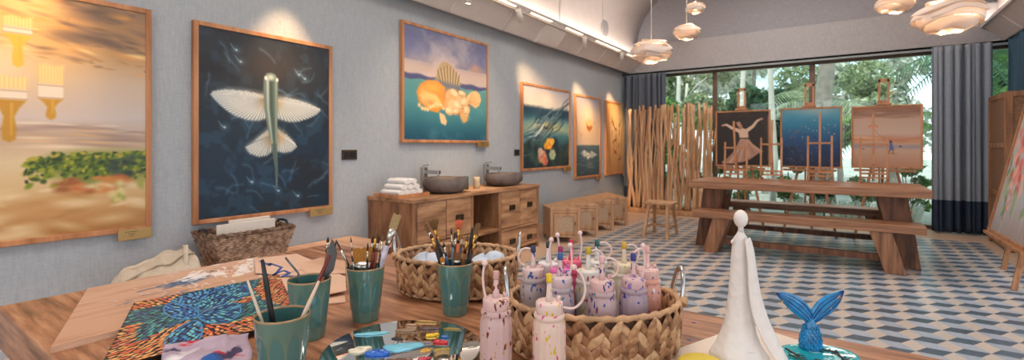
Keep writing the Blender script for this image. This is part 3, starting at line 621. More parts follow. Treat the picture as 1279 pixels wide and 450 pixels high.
# ================================================================== TRACK LIGHTS
def spot(head, aim, power, ang, blend=.7, label='', color=(1, .60, .29), rad=.03):
    head = Vector(head); aim = Vector(aim); d = (aim-head).normalized()
    t = thing('track_spotlight', label, 'spotlight', tuple(head), 0, None)
    m = MB(); m.tube([d*-.07, d*.09], .034, 14); m.build('lamp_body', M['white'], t)
    m = MB(); m.tube([(0, 0, .002), (0, 0, max(.03, 2.80-head.z))], .011, 8); m.build('stem', M['white'], t)
    m = MB(); m.tube([d*.0895, d*.0915], .026, 14); m.build('lens', plain('spot_lens', (255, 220, 170), .3, emit=(255, 222, 176), es=8) if 'spot_lens' not in bpy.data.materials else bpy.data.materials['spot_lens'], t)
    l = bpy.data.lights.new('spot_light', 'SPOT'); l.energy = power; l.spot_size = math.radians(ang); l.spot_blend = blend; l.color = color; l.shadow_soft_size = rad
    o = bpy.data.objects.new('spot_light', l); COL.objects.link(o); o.location = head+d*.10; o.rotation_euler = d.to_track_quat('-Z', 'Y').to_euler()
TX = -3.12
tr = thing('track_rail', 'long white lighting track along the top of the left wall soffit', 'lighting track', (TX, 4.5, 2.80))
m = MB(); m.box(TX-.018, TX+.018, -1.0, 8.7, 2.80, 2.83); m.build('rail', M['white'], tr, world=True)
m = MB(); m.box(TX+.018, TX+.0195, -1.0, 8.7, 2.808, 2.814); m.build('slot', M['black'], tr, world=True)
for px in (753,):
    y = on_x(px, TX); m = MB(); m.tube([(TX, y, 2.83), (TX, y, 4.1)], .003, 6); m.build('suspension_wire', M['steel'], tr, world=True)
for a, b_ in ((560, 572), (606, 645), (662, 690), (706, 728), (744, 775), (783, 803)):
    y0 = on_x(a, TX); y1 = on_x(b_, TX); t = thing('linear_light', 'thin glowing strip light in the ceiling track, %s' % {560: 'nearest to the camera', 606: 'second from the camera', 662: 'above the orange flower painting', 706: 'fourth from the camera', 744: 'above the swallow painting', 783: 'last before the window'}[a], 'light', (TX, (y0+y1)/2, 2.79), 0, 'strip lights in the track')
    m = MB(); m.box(TX-.016, TX+.016, y0, y1, 2.784, 2.80); m.build('housing', M['white'], t, world=True)
    em = bpy.data.materials.get('strip_glow') or plain('strip_glow', (255, 220, 180), .4, emit=(255, 222, 184), es=4)
    m = MB(); m.box(TX-.004, TX+.0168, y0+.02, y1-.02, 2.7825, 2.790); m.build('diffuser', em, t, world=True)
for px, aim, pw, an, lb in ((-999, (-3.5, .58, 1.70), 60, 46, 'white track spotlight aimed at the paintbrush painting, above the left edge of the photo'),
        (-998, (-3.5, 2.0, 1.60), 75, 52, 'white track spotlight aimed at the flying fish painting'),
        (589, (-3.5, 3.9, .8), 26, 60, 'white track spotlight nearest the camera, above the shell painting'),
        (652, (-3.5, 5.98, 1.55), 170, 42, 'white track spotlight above the orange flower painting'),
        (733, (-3.5, 7.27, 1.52), 190, 40, 'white track spotlight above the lily painting'),
        (779, (-3.5, 8.44, 1.52), 170, 40, 'white track spotlight above the swallow painting'),
        (809, (-2.6, 8.5, .9), 16, 50, 'white track spotlight at the window end of the track')):
    y = {-999: .75, -998: 2.0}.get(px) or on_x(px, TX+.03)
    spot((TX, y, 2.71), aim, pw, an, 1.0, lb)
for y, z, pw in ((3.3, .85, 150), (4.3, .9, 150)):      # added unseen spots that warm the wall behind the basins
    l = bpy.data.lights.new('basin_fill_spot', 'SPOT'); l.energy = pw; l.spot_size = math.radians(36); l.spot_blend = .9; l.color = (1, .74, .48); l.shadow_soft_size = .05
    o = bpy.data.objects.new('basin_fill_spot', l); COL.objects.link(o); o.location = (-2.2, y, 4.05); o.rotation_euler = (Vector((-3.45, y, z))-o.location).to_track_quat('-Z', 'Y').to_euler()
# round speaker grille on the vault
y = on_x(757, -3.0); t = thing('ceiling_speaker', 'grey oval speaker grille set in the vaulted ceiling', 'speaker', (-3.295, 6.9, 3.06)); m = MB()
sy = on_x(756, -3.29)
t.location = (-3.294, sy, 3.16); m.loft([[(0.0, .14*math.cos(a), .16*math.sin(a)) for a in [2*PI*k/24 for k in range(24)]], [(.012, .13*math.cos(a), .15*math.sin(a)) for a in [2*PI*k/24 for k in range(24)]]]); m.build('grille', plain('grille_grey', (168, 166, 172), .7, var=.1, scale=300), t)

# ------------------------------------------------------------------ swirled pendants
shade_m, t_, b_ = mat_new('petal_shade'); b_.inputs['Base Color'].default_value = lin((248, 242, 238)); b_.inputs['Roughness'].default_value = .6
tl = t_.nodes.new('ShaderNodeBsdfTranslucent'); tl.inputs['Color'].default_value = lin((250, 232, 212)); mx = t_.nodes.new('ShaderNodeMixShader'); mx.inputs['Fac'].default_value = .35
t_.links.new(b_.outputs[0], mx.inputs[1]); t_.links.new(tl.outputs[0], mx.inputs[2]); t_.links.new(mx.outputs[0], t_.nodes['Material Output'].inputs['Surface'])
bulb_m = plain('warm_bulb', (255, 224, 170), .3, emit=(255, 222, 170), es=7)
def pendant(px, py, d, R, label, seed, pw):
    r = random.Random(seed); c = at(px, d, hz(py, d)); t = thing('pendant_lamp', label, 'lamp', tuple(c), r.uniform(0, 6), 'swirled petal pendant lamps')
    cm = MB(); cm.tube([(0, 0, R*.22), (0, 0, 4.09-c.z)], .006, 8); cm.build('cord', M['white'], t)
    m = MB(); m.tube([(0, 0, 4.07-c.z), (0, 0, 4.095-c.z)], .05, 16); m.build('ceiling_rose', M['white'], t)
    H = R*.60; N = 84
    for k, (pc, hw) in enumerate(((-58, 20), (-34, 22), (-10, 24), (16, 24), (42, 24), (66, 20))):
        lob = (3, 4, 3, 5, 4, 3)[k]; ph = r.uniform(0, 6); ph2 = r.uniform(0, 6); vs = []; m = MB(); rows = 8
        for j in range(rows+1):
            s_ = j/rows
            for i in range(N):
                a = 2*PI*i/N; tilt = 12*math.sin(a+ph2)+7*math.sin((lob-1)*a+ph); la = math.radians(max(-80, min(84, pc-hw+2*hw*s_+tilt)))
                flare = 1.06-.15*s_+.05*math.sin(lob*a+ph+1.5)*(1-s_)+.02*math.sin((lob+2)*a+ph2)*(1-s_)
                vs.append((R*flare*math.cos(la)*math.cos(a), R*flare*math.cos(la)*math.sin(a), H*flare*math.sin(la)))
        m.add(vs, [(j*N+i, j*N+(i+1) % N, (j+1)*N+(i+1) % N, (j+1)*N+i) for j in range(rows) for i in range(N)], 0, True)
        m.build('petal_band', shade_m, t, solid=.003)
    m = MB(); m.ell((0, 0, R*.0), (R*.2, R*.2, R*.22), 14, 10); m.build('bulb', bulb_m, t)
    m = MB(); m.tube([(0, 0, -R*.60), (0, 0, -R*.52)], R*.30, 20); m.build('diffuser', bulb_m, t)
    l = bpy.data.lights.new('pendant_light', 'POINT'); l.energy = pw*.7; l.color = (1, .86, .70); l.shadow_soft_size = R*.25; o = bpy.data.objects.new('pendant_light', l); COL.objects.link(o); o.location = (c.x, c.y, c.z-R*.05); 
pendant(814, 64, 6.0, .24, 'swirled white pendant lamp hanging in front of the left end of the soffit', 1, 16)
pendant(858, 40, 7.4, .195, 'small swirled pendant lamp just right of and above the largest left one', 2, 12)
pendant(869, 10, 7.9, .15, 'smallest swirled pendant lamp, near the top edge of the photo', 3, 8)
pendant(1119, 4, 6.0, .20, 'swirled pendant lamp cut by the top edge, left of the big right-hand one', 4, 16)
pendant(1185, 20, 4.4, .25, 'largest swirled pendant lamp, at upper right in front of the far wall', 5, 20)

# ================================================================== WASHSTAND
WX0, WX1, WY0, WY1, WZ = -3.515, -2.95, 2.79, 4.80, .725
t = thing('washstand_cabinet', 'long reclaimed teak washstand with doors, drawers and an open middle shelf', 'cabinet', ((WX0+WX1)/2, (WY0+WY1)/2, 0))
m = MB(); m.box(WX0, WX1+.01, WY0-.01, WY1+.01, .692, WZ); m.build('top', M['teak'], t, bevel=.004, world=True)
m = MB(); m.box(WX0, WX1, WY0, WY0+.035, 0, .692); m.box(WX0, WX1, WY1-.035, WY1, 0, .692); m.box(WX0, WX1-.005, 3.565, 3.60, .05, .692); m.box(WX0, WX1-.005, 4.015, 4.055, .05, .692); m.box(WX0, WX0+.02, WY0+.03, WY1-.03, .05, .692)
m.box(WX1-.03, WX1, WY0+.035, WY0+.055, .05, .692); m.build('carcass', M['teak_side'], t, bevel=.003, world=True)
m = MB(); m.box(WX0+.02, WX1, WY0+.035, WY1-.035, .05, .085); m.box(WX0+.02, WX1, 3.6, 4.015, .285, .315); m.box(WX0+.02, WX1, WY0+.035, 3.565, .30, .325); m.box(WX0+.02, WX1, 4.055, WY1-.035, .268, .295); m.build('shelf', M['teak'], t, bevel=.003, world=True)
hm = M['bronze']
def front(nm, y0, y1, z0, z1, hy=None, hzz=None):
    m = MB(); m.box(WX1-.025, WX1-.004, y0, y1, z0, z1)
    o = m.build(nm, M['teak'], t, bevel=.004, world=True)
    if hy:
        h = MB(); h.box(WX1-.004, WX1+.001, hy-.05, hy+.05, hzz-.028, hzz+.028); h.box(WX1, WX1+.006, hy-.05, hy+.05, hzz+.018, hzz+.028); h.box(WX1, WX1+.006, hy-.05, hy+.05, hzz-.028, hzz-.020); h.box(WX1, WX1+.006, hy-.05, hy-.042, hzz-.028, hzz+.028); h.box(WX1, WX1+.006, hy+.042, hy+.05, hzz-.028, hzz+.028)
        q = h.build('handle', hm, None); q.location = (0, 0, 0); q.parent = o; q.location = -Vector(t.location); q['label'] = 'recessed bronze handle'
front('door', 2.855, 3.205, .335, .690); front('door', 3.215, 3.56, .335, .690, 3.39, .505)
front('door', 2.855, 3.205, .09, .295); front('door', 3.215, 3.56, .09, .295, 3.39, .19)
front('door', 4.06, 4.405, .30, .690, 4.25, .51); front('door', 4.412, 4.76, .30, .690, 4.60, .51)
front('drawer', 4.06, 4.76, .09, .263, 4.26, .10+.04); 
h = MB(); h.box(WX1-.004, WX1+.004, 4.55, 4.65, .112, .168); q = h.build('handle', hm, None); q.parent = [c for c in t.children if c.name.startswith('drawer')][0]; q.location = -Vector(t.location)

# stone basins with taps
stone = plain('grey_river_stone', (100, 90, 86), .65, var=.45, scale=9, bump=.6); stone_in = plain('honed_stone_inside', (150, 128, 108), .5, var=.2, scale=12)
def basin(c, rx, ry, h, label, seed):
    r = random.Random(seed); ph = [r.uniform(0, 6) for _ in range(3)]
    t = thing('stone_basin', label, 'basin', c)
    def rf(a, z, q): return q*(1+.05*math.sin(2*a+ph[0])+.03*math.sin(3*a+ph[1]))
    m = MB(); m.lathe([(.45, 0), (.78, .12*h), (.96, .38*h), (1.0, .62*h), (.95, .88*h), (.90, h), (.84, h), (.80, .9*h)], 36, rf=rf, sx=rx, sy=ry, cap=False); m.add([], []); 
    m.build('bowl', stone, t)
    m = MB(); m.lathe([(.80, .9*h), (.74, .7*h), (.6, .42*h), (.35, .28*h), (.05, .25*h)], 36, rf=rf, sx=rx, sy=ry); m.build('inner_bowl', stone_in, t)
    return t
def tap(c, label):
    t = thing('basin_tap', label, 'tap', c); m = MB(); m.box(-.022, .022, -.022, .022, 0, .17); m.build('body', M['steel'], t, bevel=.003)
    m = MB(); m.box(.0, .17, -.016, .016, .125, .15); m.tube([(.155, 0, .11), (.155, 0, .127)], .010, 10); m.build('spout', M['steel'], t, bevel=.003)
    m = MB(); m.bar((-.01, 0, .178), (.07, 0, .19), .02, .008); m.build('lever', M['steel'], t, bevel=.002)
def on_top(px, py, z=.725): 
    q = fl(px, py, z); return (q.x, q.y, z)
q = on_top(551, 240.5); basin((-3.15, 3.40, .7255), .20, .225, .148, 'nearer grey stone vessel basin on the washstand', 1)
basin((-3.19, 4.42, .7255), .19, .25, .14, 'farther, lighter-topped grey stone basin on the washstand', 2)
tap((-3.43, 3.40, .7255), 'square chrome tap behind the nearer stone basin'); bpy.data.objects['basin_tap'].scale = (1.25, 1.2, 1.4)
tap((-3.43, 4.40, .7255), 'square chrome tap behind the farther stone basin'); bpy.data.objects['basin_tap.001'].scale = (1.25, 1.2, 1.4)
m = MB(); m.lathe([(.033, 0), (.036, .04), (.034, .08), (.036, .12), (.032, .12), (.031, .01)], 20); tag(m.build('tumbler', plain('cream_ribbed_glass', (196, 180, 150), .4, var=.1), origin=(0, 0, 0)), 'cream tumbler standing between the two basins', 'tumbler').location = (-3.14, 3.87, .732)
m = MB(); m.lathe([(.034, 0), (.034, .13), (.030, .133), (.0, .134)], 20); tag(m.build('soap_bottle', plain('dark_green_glass', (62, 92, 84), .25), origin=(0, 0, 0)), 'dark green soap container beside the cream tumbler', 'container').location = (-3.18, 3.74, .732)
m = MB(); m.lathe([(.036, 0), (.04, .05), (.038, .11), (.0, .112)], 20); tag(m.build('soap_bottle', plain('dark_brown_glass', (58, 50, 46), .3), origin=(0, 0, 0)), 'dark round container behind the nearer stone basin', 'container').location = (-3.34, 3.74, .7255)
m = MB(); m.box(-.15, .15, -.26, .26, 0, .007); tag(m.build('serving_board', M['oak'], bevel=.002), 'thin pale board lying under the tumbler on the washstand', 'board').location = (-3.12, 3.84, .7255)
tw = plain('white_terry', (240, 238, 238), .95, var=.03, scale=200, bump=.6)
tray = thing('wooden_tray', 'shallow brown tray holding the rolled towels', 'tray', (-3.26, 2.96, .7255)); m = MB(); m.prism([(-.15, -.19), (.15, -.19), (.15, .19), (-.15, .19)], 0, .01); m.build('base', M['frame'], tray)
for i, (a, b_) in enumerate((((-.15, -.19), (.15, -.19)), ((.15, -.19), (.15, .19)), ((.15, .19), (-.15, .19)), ((-.15, .19), (-.15, -.19)))):
    m = MB(); m.bar((a[0], a[1], .015), (b_[0], b_[1], .015), .012, .028); m.build('rim', M['frame'], tray)
n_ = 0
for row, cnt in ((0, 4), (1, 3), (2, 2)):
    for k in range(cnt):
        y = (k-(cnt-1)/2)*.078; z = .036+row*.047+.011; m = MB(); N = 26; rings = []
        for x in (-.115, -.110, -.05, .0, .05, .110, .115):
            rr = .034 if abs(x) > .112 else .0365; rings.append([(x, rr*math.cos(2*PI*i/N)*1.06*(1+.05*math.sin(5*2*PI*i/N+k)), rr*math.sin(2*PI*i/N)*.66*(1+.03*math.sin(x*60))) for i in range(N)])
        m.loft(rings); o = m.build('rolled_towel', tw)
        # spiral end
        sp = MB(); sp.tube([(.116, (.006+.0008*i)*math.cos(i*.5), (.004+.0006*i)*math.sin(i*.5)) for i in range(36)], .0016, 5); q = sp.build('rolled_edge', tw, o)
        o.location = (-3.26, 2.96+y*.92, .7255+z-.006)
        tag(o, 'rolled white towel, %s in the %s row of the tray stack' % ((['leftmost', 'second from left', 'third from left', 'rightmost'] if cnt == 4 else ['left', 'middle', 'right'] if cnt == 3 else ['left', 'right'])[k], ['bottom', 'middle', 'top'][row]), 'towel', 'rolled towels on the washstand')
m = MB()
for k in range(3): m.box(-.05, .05, -.07, .07, .002+k*.016, .015+k*.016)
tag(m.build('folded_towel', tw, bevel=.006), 'folded white cloth stacked behind the farther basin on the washstand', 'towel').location = (-3.42, 4.66, .725)

# ================================================================== LOW CANE CABINETS
cane, t_, b_ = mat_new('woven_cane'); b_.inputs['Roughness'].default_value = .6
tcn = t_.nodes.new('ShaderNodeTexCoord'); ck = t_.nodes.new('ShaderNodeTexChecker'); ck.inputs['Scale'].default_value = 90; ck.inputs['Color1'].default_value = lin((214, 186, 158)); ck.inputs['Color2'].default_value = lin((150, 118, 92)); t_.links.new(tcn.outputs['Object'], ck.inputs['Vector']); t_.links.new(ck.outputs['Color'], b_.inputs['Base Color'])
def lowcab(k, label):
    D = Vector((0, .515, 0)); A = Vector((-2.92, 5.01, 0))+D*k; B = Vector((-2.62, 5.215, 0))+D*k; W = Vector((-3.19, 5.27, 0))+D*k; h = .42
    A = A+Vector((0, .004, 0))
    t = thing('cane_cabinet', label, 'cabinet', tuple(A), 0, 'low cane cabinets along the left wall')
    top = MB(); q = [A, B, A+D*.985, W+D*.985, W]; e = [(p.x, p.y) for p in q]; top.prism(e, h-.028, h); top.build('top', M['oak'], t, bevel=.003, world=True)
    fd = (B-A).normalized(); nr = Vector((fd.y, -fd.x, 0)); sd = (W-A).normalized()
    fr = MB()
    for p in (A+fd*.018, B-fd*.018): fr.bar(p-nr*.018, p-nr*.018+Vector((0, 0, h-.028)), .036, .036, tuple(fd))
    fr.bar(A+fd*.036-nr*.014+Vector((0, 0, .085)), B-fd*.036-nr*.014+Vector((0, 0, .085)), .02, .03); fr.bar(A+fd*.036-nr*.014+Vector((0, 0, h-.043)), B-fd*.036-nr*.014+Vector((0, 0, h-.043)), .02, .03)
    sn = Vector((-sd.y, sd.x, 0)); fr.bar(A+sd*.03+sn*-.014+Vector((0, 0, .23)), W-sd*.0+sn*-.014+Vector((0, 0, .23)), .014, h-.09-.0)
    C_ = A+D; bd = (C_-B).normalized(); bn = Vector((-bd.y, bd.x, 0)); fr.bar(B+bd*.03+bn*.012+Vector((0, 0, .23)), C_-bd*.05+bn*.012+Vector((0, 0, .23)), .014, h-.09)
    fr.bar(W+Vector((.02, .02, 0)), W+Vector((.02, .02, h-.03)), .03, .03, (1, 0, 0)); fr.box(W.x, W.x+.012, W.y+.03, W.y+.50, .06, h-.03); fr.build('frame', M['oak'], t, bevel=.002, world=True)
    d0 = A+fd*.04; d1 = B-fd*.04; z0, z1 = .104, h-.062; dr = MB()
    for (p, q_) in ((d0, d0+fd*.04), (d1-fd*.04, d1)): dr.bar((p+q_)/2+Vector((0, 0, z0)), (p+q_)/2+Vector((0, 0, z1)), .04, .018, tuple(nr))
    dr.bar(d0+fd*.04+Vector((0, 0, z0+.018)), d1-fd*.04+Vector((0, 0, z0+.018)), .018, .036); dr.bar(d0+fd*.04+Vector((0, 0, z1-.018)), d1-fd*.04+Vector((0, 0, z1-.018)), .018, .036)
    o = dr.build('door', M['oak'], t, bevel=.002, world=True)
    c = MB(); c.bar(d0+fd*.04-nr*.004+Vector((0, 0, (z0+z1)/2)), d1-fd*.04-nr*.004+Vector((0, 0, (z0+z1)/2)), .006, z1-z0-.07); p = c.build('cane_panel', cane, None); p.parent = o; p.location = -Vector(t.location)
    kb = MB(); kb.ell(d1-fd*.02+nr*.018+Vector((0, 0, .235)), (.007, .007, .022), 10, 8); p = kb.build('knob', M['bronze'], None); p.parent = o; p.location = -Vector(t.location)
for k, lb in enumerate(('nearest low oak cabinet with cane door, closest to the washstand', 'second low oak cane cabinet from the washstand', 'third low oak cane cabinet from the washstand', 'farthest low oak cane cabinet, nearest the branch screen')): lowcab(k, lb)

# ================================================================== STOOL
t = thing('wooden_stool', 'small four-legged oak stool standing alone on the patterned floor', 'stool', (-1.97, 6.24, 0))
m = MB(); m.box(-.19, .19, -.15, .15, .42, .45); m.build('seat', M['oak'], t, bevel=.008)
lg = [(-1, -1), (1, -1), (1, 1), (-1, 1)]
for a, b_ in lg:
    m = MB(); m.bar((a*.15, b_*.215, 0), (a*.12, b_*.11, .42), .036, .036, (1, 0, 0)); m.build('leg', M['oak'], t, bevel=.003)
for a in (-1, 1):
    m = MB(); m.bar((a*.14, -.185, .13), (a*.14, .185, .13), .02, .03); m.build('stretcher', M['oak'], t)
m = MB(); m.bar((-.14, 0, .14), (.14, 0, .14), .02, .03); m.build('stretcher', M['oak'], t)

# ================================================================== BRANCH SCREEN
bw = [wood('bare_branch_%d' % k, (176, 130, 94), (212, 170, 132), (228, 192, 156), 'z', 14, 7, .6, .5) for k in range(1)]
t = thing('branch_screen', 'tall screen of bare upright branches in front of the curtain', 'screen', (-2.5, 8.30, 0))
m = MB(); m.prism([(-3.2, 8.22), (-1.78, 8.24), (-1.78, 8.40), (-3.2, 8.38)], 0, .075); m.build('base', M['oak'], t, bevel=.01, world=True)
r = random.Random(4); nb = 46
for k in range(nb):
    x = -3.15+1.34*k/(nb-1)+r.uniform(-.015, .015); y = 8.31+r.uniform(-.045, .045); lean = r.uniform(-.09, .09) if k not in (0, nb-1) else 0; top = 1.85+r.uniform(-.05, .06); r0 = r.uniform(.017, .029); a1, a2, f1 = r.uniform(.01, .04), r.uniform(.005, .014), r.uniform(2, 4); p1, p2 = r.uniform(0, 6), r.uniform(0, 6)
    if k == 0: r0 = .03
    pts = []; rr = []
    for j in range(17):
        s_ = j/16; z = .06+(top-.06)*s_
        pts.append((x+lean*s_+a1*math.sin(f1*s_*2+p1)+a2*math.sin(9*s_+p2), y+.02*math.sin(5*s_+p2), z)); rr.append(r0*(1.12-.35*s_)*(1+.07*math.sin(20*s_+p1)))
    m = MB(); m.tube(pts, rr, 8)
    if k % 3 == 0:                                                   # forked twig
        j = r.randint(6, 11); p = Vector(pts[j]); sg = r.choice((-1, 1)); m.tube([p, p+Vector((sg*.05, 0, .15)), p+Vector((sg*.07, .01, .35)), p+Vector((sg*.11, .0, min(.6, 1.82-p.z)))], [r0*.7, r0*.6, r0*.5, r0*.42], 7)
    m.build('branch', bw[0], t, world=True)

# ================================================================== TRESTLE TABLE AND BENCHES AT THE BACK
t = thing('dining_table', 'long heavy teak table with slanted plank legs in front of the window', 'table', (-.41, 6.2, 0))
m = MB(); m.box(-1.49, .66, 5.73, 6.68, .69, .77); m.build('tabletop', M['table'], t, bevel=.006, world=True)
def plankleg(par, xt0, xt1, xb0, xb1, y0, y1, zt, mat):
    m = MB(); m.add([(x, y, z) for y in (y0, y1) for x, z in ((xb0, 0), (xb1, 0), (xt1, zt), (xt0, zt))], [(0, 1, 2, 3), (7, 6, 5, 4), (0, 4, 5, 1), (1, 5, 6, 2), (2, 6, 7, 3), (3, 7, 4, 0)]); m.build('leg', mat, par, bevel=.005, world=True)
for ya, yb in ((5.90, 6.04), (6.40, 6.54)):
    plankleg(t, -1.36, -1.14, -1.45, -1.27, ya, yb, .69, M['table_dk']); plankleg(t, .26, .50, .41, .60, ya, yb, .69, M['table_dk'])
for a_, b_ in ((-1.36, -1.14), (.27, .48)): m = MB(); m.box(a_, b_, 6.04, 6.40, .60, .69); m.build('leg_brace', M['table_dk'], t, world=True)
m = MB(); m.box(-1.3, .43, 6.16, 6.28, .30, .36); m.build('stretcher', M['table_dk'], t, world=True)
def bench(y0, y1, label):
    t = thing('bench', label, 'bench', (-.39, (y0+y1)/2, 0), 0, 'teak benches'); m = MB(); m.box(-1.40, .60, y0, y1, .38, .455); m.build('seat', M['table'], t, bevel=.005, world=True)
    for ya, yb in ((y0+.02, y0+.12), (y1-.12, y1-.02)):
        plankleg(t, -1.19, -1.02, -1.30, -1.15, ya, yb, .38, M['bleg']); plankleg(t, .19, .36, .31, .465, ya, yb, .38, M['bleg'])
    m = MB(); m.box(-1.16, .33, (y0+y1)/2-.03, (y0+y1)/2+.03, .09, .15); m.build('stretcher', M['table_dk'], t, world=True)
bench(5.55, 5.86, 'teak bench on the near side of the long back table'); bench(6.75, 7.05, 'teak bench on the window side of the long back table')

# ------------------------------------------------------------------ big easels with canvases
def easel_big(xc, yf, mast_top, pic, x0, x1, z0, z1, lb, lbp):
    t = thing('studio_easel', lb, 'easel', (xc, yf, 0), 0, 'tall easels behind the table'); mt = M['easel']; L = lambda *a: Vector(a)
    for s_ in (-1, 1):
        m = MB(); m.bar(L(xc+s_*.045, yf+.055, .30), L(xc+s_*.045, yf+.055, mast_top), .022, .03, (0, 1, 0)); m.build('mast', mt, t, world=True)
        m = MB(); m.bar(L(xc+s_*.30, yf-.02, 0), L(xc+s_*.05, yf+.09, 1.25), .03, .03, (0, 1, 0)); m.build('leg', mt, t, world=True)
    m = MB(); m.box(xc-.056, xc+.056, yf+.04, yf+.07, mast_top-.03, mast_top+.01); m.build('mast_cap', mt, t, world=True)
    m = MB(); m.bar(L(xc, yf+.62, 0), L(xc, yf+.09, 1.3), .03, .03, (1, 0, 0)); m.build('rear_leg', mt, t, world=True)
    m = MB(); m.box(xc-.27, xc+.27, yf+.02, yf+.045, .36, .40); m.build('crossbar', mt, t, world=True)
    m = MB(); m.box(xc-.30, xc+.30, yf-.035, yf+.05, z0-.04, z0-.012); m.build('tray', mt, t, world=True)
    m = MB(); m.prism([(xc-.07, 0), (xc+.07, 0), (xc+.05, 0), (xc-.05, 0)][:0] or [(xc-.075, yf-.02), (xc+.075, yf-.02), (xc+.075, yf+.045), (xc-.075, yf+.045)], z1+.004, z1+.03); m.box(xc-.045, xc+.045, yf+.0, yf+.04, z1+.03, z1+.065); m.build('top_clamp', mt, t, bevel=.004, world=True)
    p = thing('canvas_painting', lbp, 'painting', ((x0+x1)/2, yf, z0), 0, 'paintings on the tall easels'); f = MB(); w_ = .022
    f.box(x0, x0+w_, yf-.01, yf+.035, z0, z1); f.box(x1-w_, x1, yf-.01, yf+.035, z0, z1); f.box(x0+w_, x1-w_, yf-.01, yf+.035, z0, z0+w_); f.box(x0+w_, x1-w_, yf-.01, yf+.035, z1-w_, z1); f.build('frame', M['frame'], p, bevel=.002, world=True)
    o = pic.mesh('canvas', (x0+w_-.001, yf-.002, z1-w_+.001), (x1-x0-2*w_+.002, 0, 0), (0, 0, -(z1-z0-2*w_+.002)), p, back=.012); o.location = -Vector(p.location)
easel_big(-1.20, 7.4, 1.99, pic_dervish(), -1.535, -.83, .885, 1.678, 'tall beech easel holding the dark dancer canvas', 'dark canvas of a whirling figure in a pale skirt and tall hat')
easel_big(-.38, 7.4, 1.995, pic_under(), -.712, -.02, .885, 1.684, 'tall beech easel holding the blue underwater canvas', 'blue underwater canvas with small fish, middle of the three')
easel_big(.40, 7.4, 1.995, pic_beach(), .073, .765, .90, 1.672, 'tall beech easel holding the pale beach canvas', 'pale beach canvas with a small figure and kite, right of the three')
for (xx, ww) in ((.55, .20),):
    pass
# small table easels
def easel_small(pxl, pxr, topl, mast, lean, label, yb=6.5):
    z = .771; a = (pxl-CX)/FPX; b = (pxr-CX)/FPX
    def xat(aa, y): d = y/(CS+SN*aa); return d*(-SN+CS*aa)
    x0, x1 = xat(a, yb)+.012, xat(b, yb)-.012; xc = (x0+x1)/2; t = thing('table_easel', label, 'easel', (xc, yb, z), 0, 'small easels standing on the back table'); mt = M['easel']
    hm_ = lambda py, y, aa: hz(py, y/(CS+SN*aa))
    zt = hm_(topl, yb, a); zm = hm_(mast, yb, a)
    for x in (x0, x1):
        m = MB(); m.bar((x, yb-.01, z), (x, yb+.03, zt), .02, .02, (0, 1, 0)); m.build('upright', mt, t, world=True)
        m = MB(); m.box(x-.014, x+.014, yb-.10, yb+.14, z, z+.018); m.build('foot', mt, t, world=True)
    for zz, n_ in ((z+(zt-z)*.84, 'crossbar'), (z+.10, 'lower_crossbar')):
        m = MB(); m.box(x0-.01, x1+.01, yb-.012, yb+.012, zz-.011, zz+.011); m.build(n_, mt, t, world=True)
    m = MB(); m.box(x0-.005, x1+.005, yb-.05, yb+.0, z+.05, z+.066); m.build('tray', mt, t, world=True)
    xm = xc+lean; m = MB(); m.bar((xc+(.0), yb+.02, z+.06), (xm, yb+.10, zm), .022, .018, (0, 1, 0)); m.build('mast', mt, t, world=True)
    m = MB(); m.ell((xc, yb-.02, z+(zt-z)*.5 if lean else z+(zt-z)*.42), (.012, .01, .018), 8, 6); m.build('knob', mt, t, world=True)
    m = MB(); m.bar((xc, yb+.20, z+.01), (xm*.5+xc*.5, yb+.07, z+(zt-z)*.8), .016, .016, (1, 0, 0)); m.build('rear_leg', mt, t, world=True)
easel_small(904.5, 934.5, 177.5, 151.5, -.04, 'small empty table easel in front of the dark dancer canvas')
easel_small(949.5, 978, 172, 150, .0, 'small empty table easel between the dancer and underwater canvases')
easel_small(1008, 1041, 170, 141, .0, 'small empty table easel in front of the blue underwater canvas', 6.56)
easel_small(1073.5, 1110.5, 172, 143, .0, 'small empty table easel in front of the pale beach canvas', 6.56)

# ------------------------------------------------------------------ easel with flowers at right
p0 = Vector((1.17, 6.50, .36)); up = Vector((.235, 0, 1.12)); L_ = Vector((0, -1.15, 0)); nrm = up.cross(L_).normalized()
if nrm.x > 0: nrm = -nrm
t = thing('floor_easel', 'wooden tripod easel at the right edge holding the floral canvas', 'easel', (1.3, 6.0, 0))
mt = M['easel']; k_ = nrm*-.03
for yy, ft in ((6.33, (1.21, 6.44)), (5.62, (1.10, 5.45))):
    m = MB(); m.bar((ft[0]+.03, ft[1]-.06 if yy > 6 else ft[1]+.06, 0), p0+Vector((0, yy-6.5, 0))+up*.55+k_+Vector((.02, (5.98-yy)*.35, 0)), .036, .03, (0, 1, 0)); m.build('leg', mt, t, world=True)
m = MB(); m.bar((1.75, 6.0, 0), p0+Vector((0, -.5, 0))+up*.95+k_*1.6, .036, .03, (0, 1, 0)); m.build('rear_leg', mt, t, world=True)
m = MB(); m.bar(p0+Vector((-.0, .03, -.025)), p0+L_+Vector((0, -.03, -.025)), .09, .025); m.build('tray', mt, t, world=True)
m = MB(); m.bar(p0+L_*.5+k_*1.3+up*-.05, p0+L_*.5+k_*1.3+up*1.15, .04, .025, tuple(nrm)); m.build('mast', mt, t, world=True)
p = thing('canvas_painting', 'tall pale canvas of loose red and pink flowers at the right edge', 'painting', tuple(p0)); 
o = pic_floral().mesh('canvas', p0+nrm*.004+up*1.05, L_, -up*1.05, p, back=.018); o.location = -p0
f = MB(); w_ = .025
for a, b_ in ((p0, p0+up*1.05), (p0+L_, p0+L_+up*1.05)): f.bar(a, b_, w_, .04, tuple(nrm))
f.bar(p0+up*0.0, p0+L_, .04, w_, tuple(up)); f.bar(p0+up*1.05, p0+L_+up*1.05, .04, w_, tuple(up)); f.build('frame', M['frame'], p, world=True)

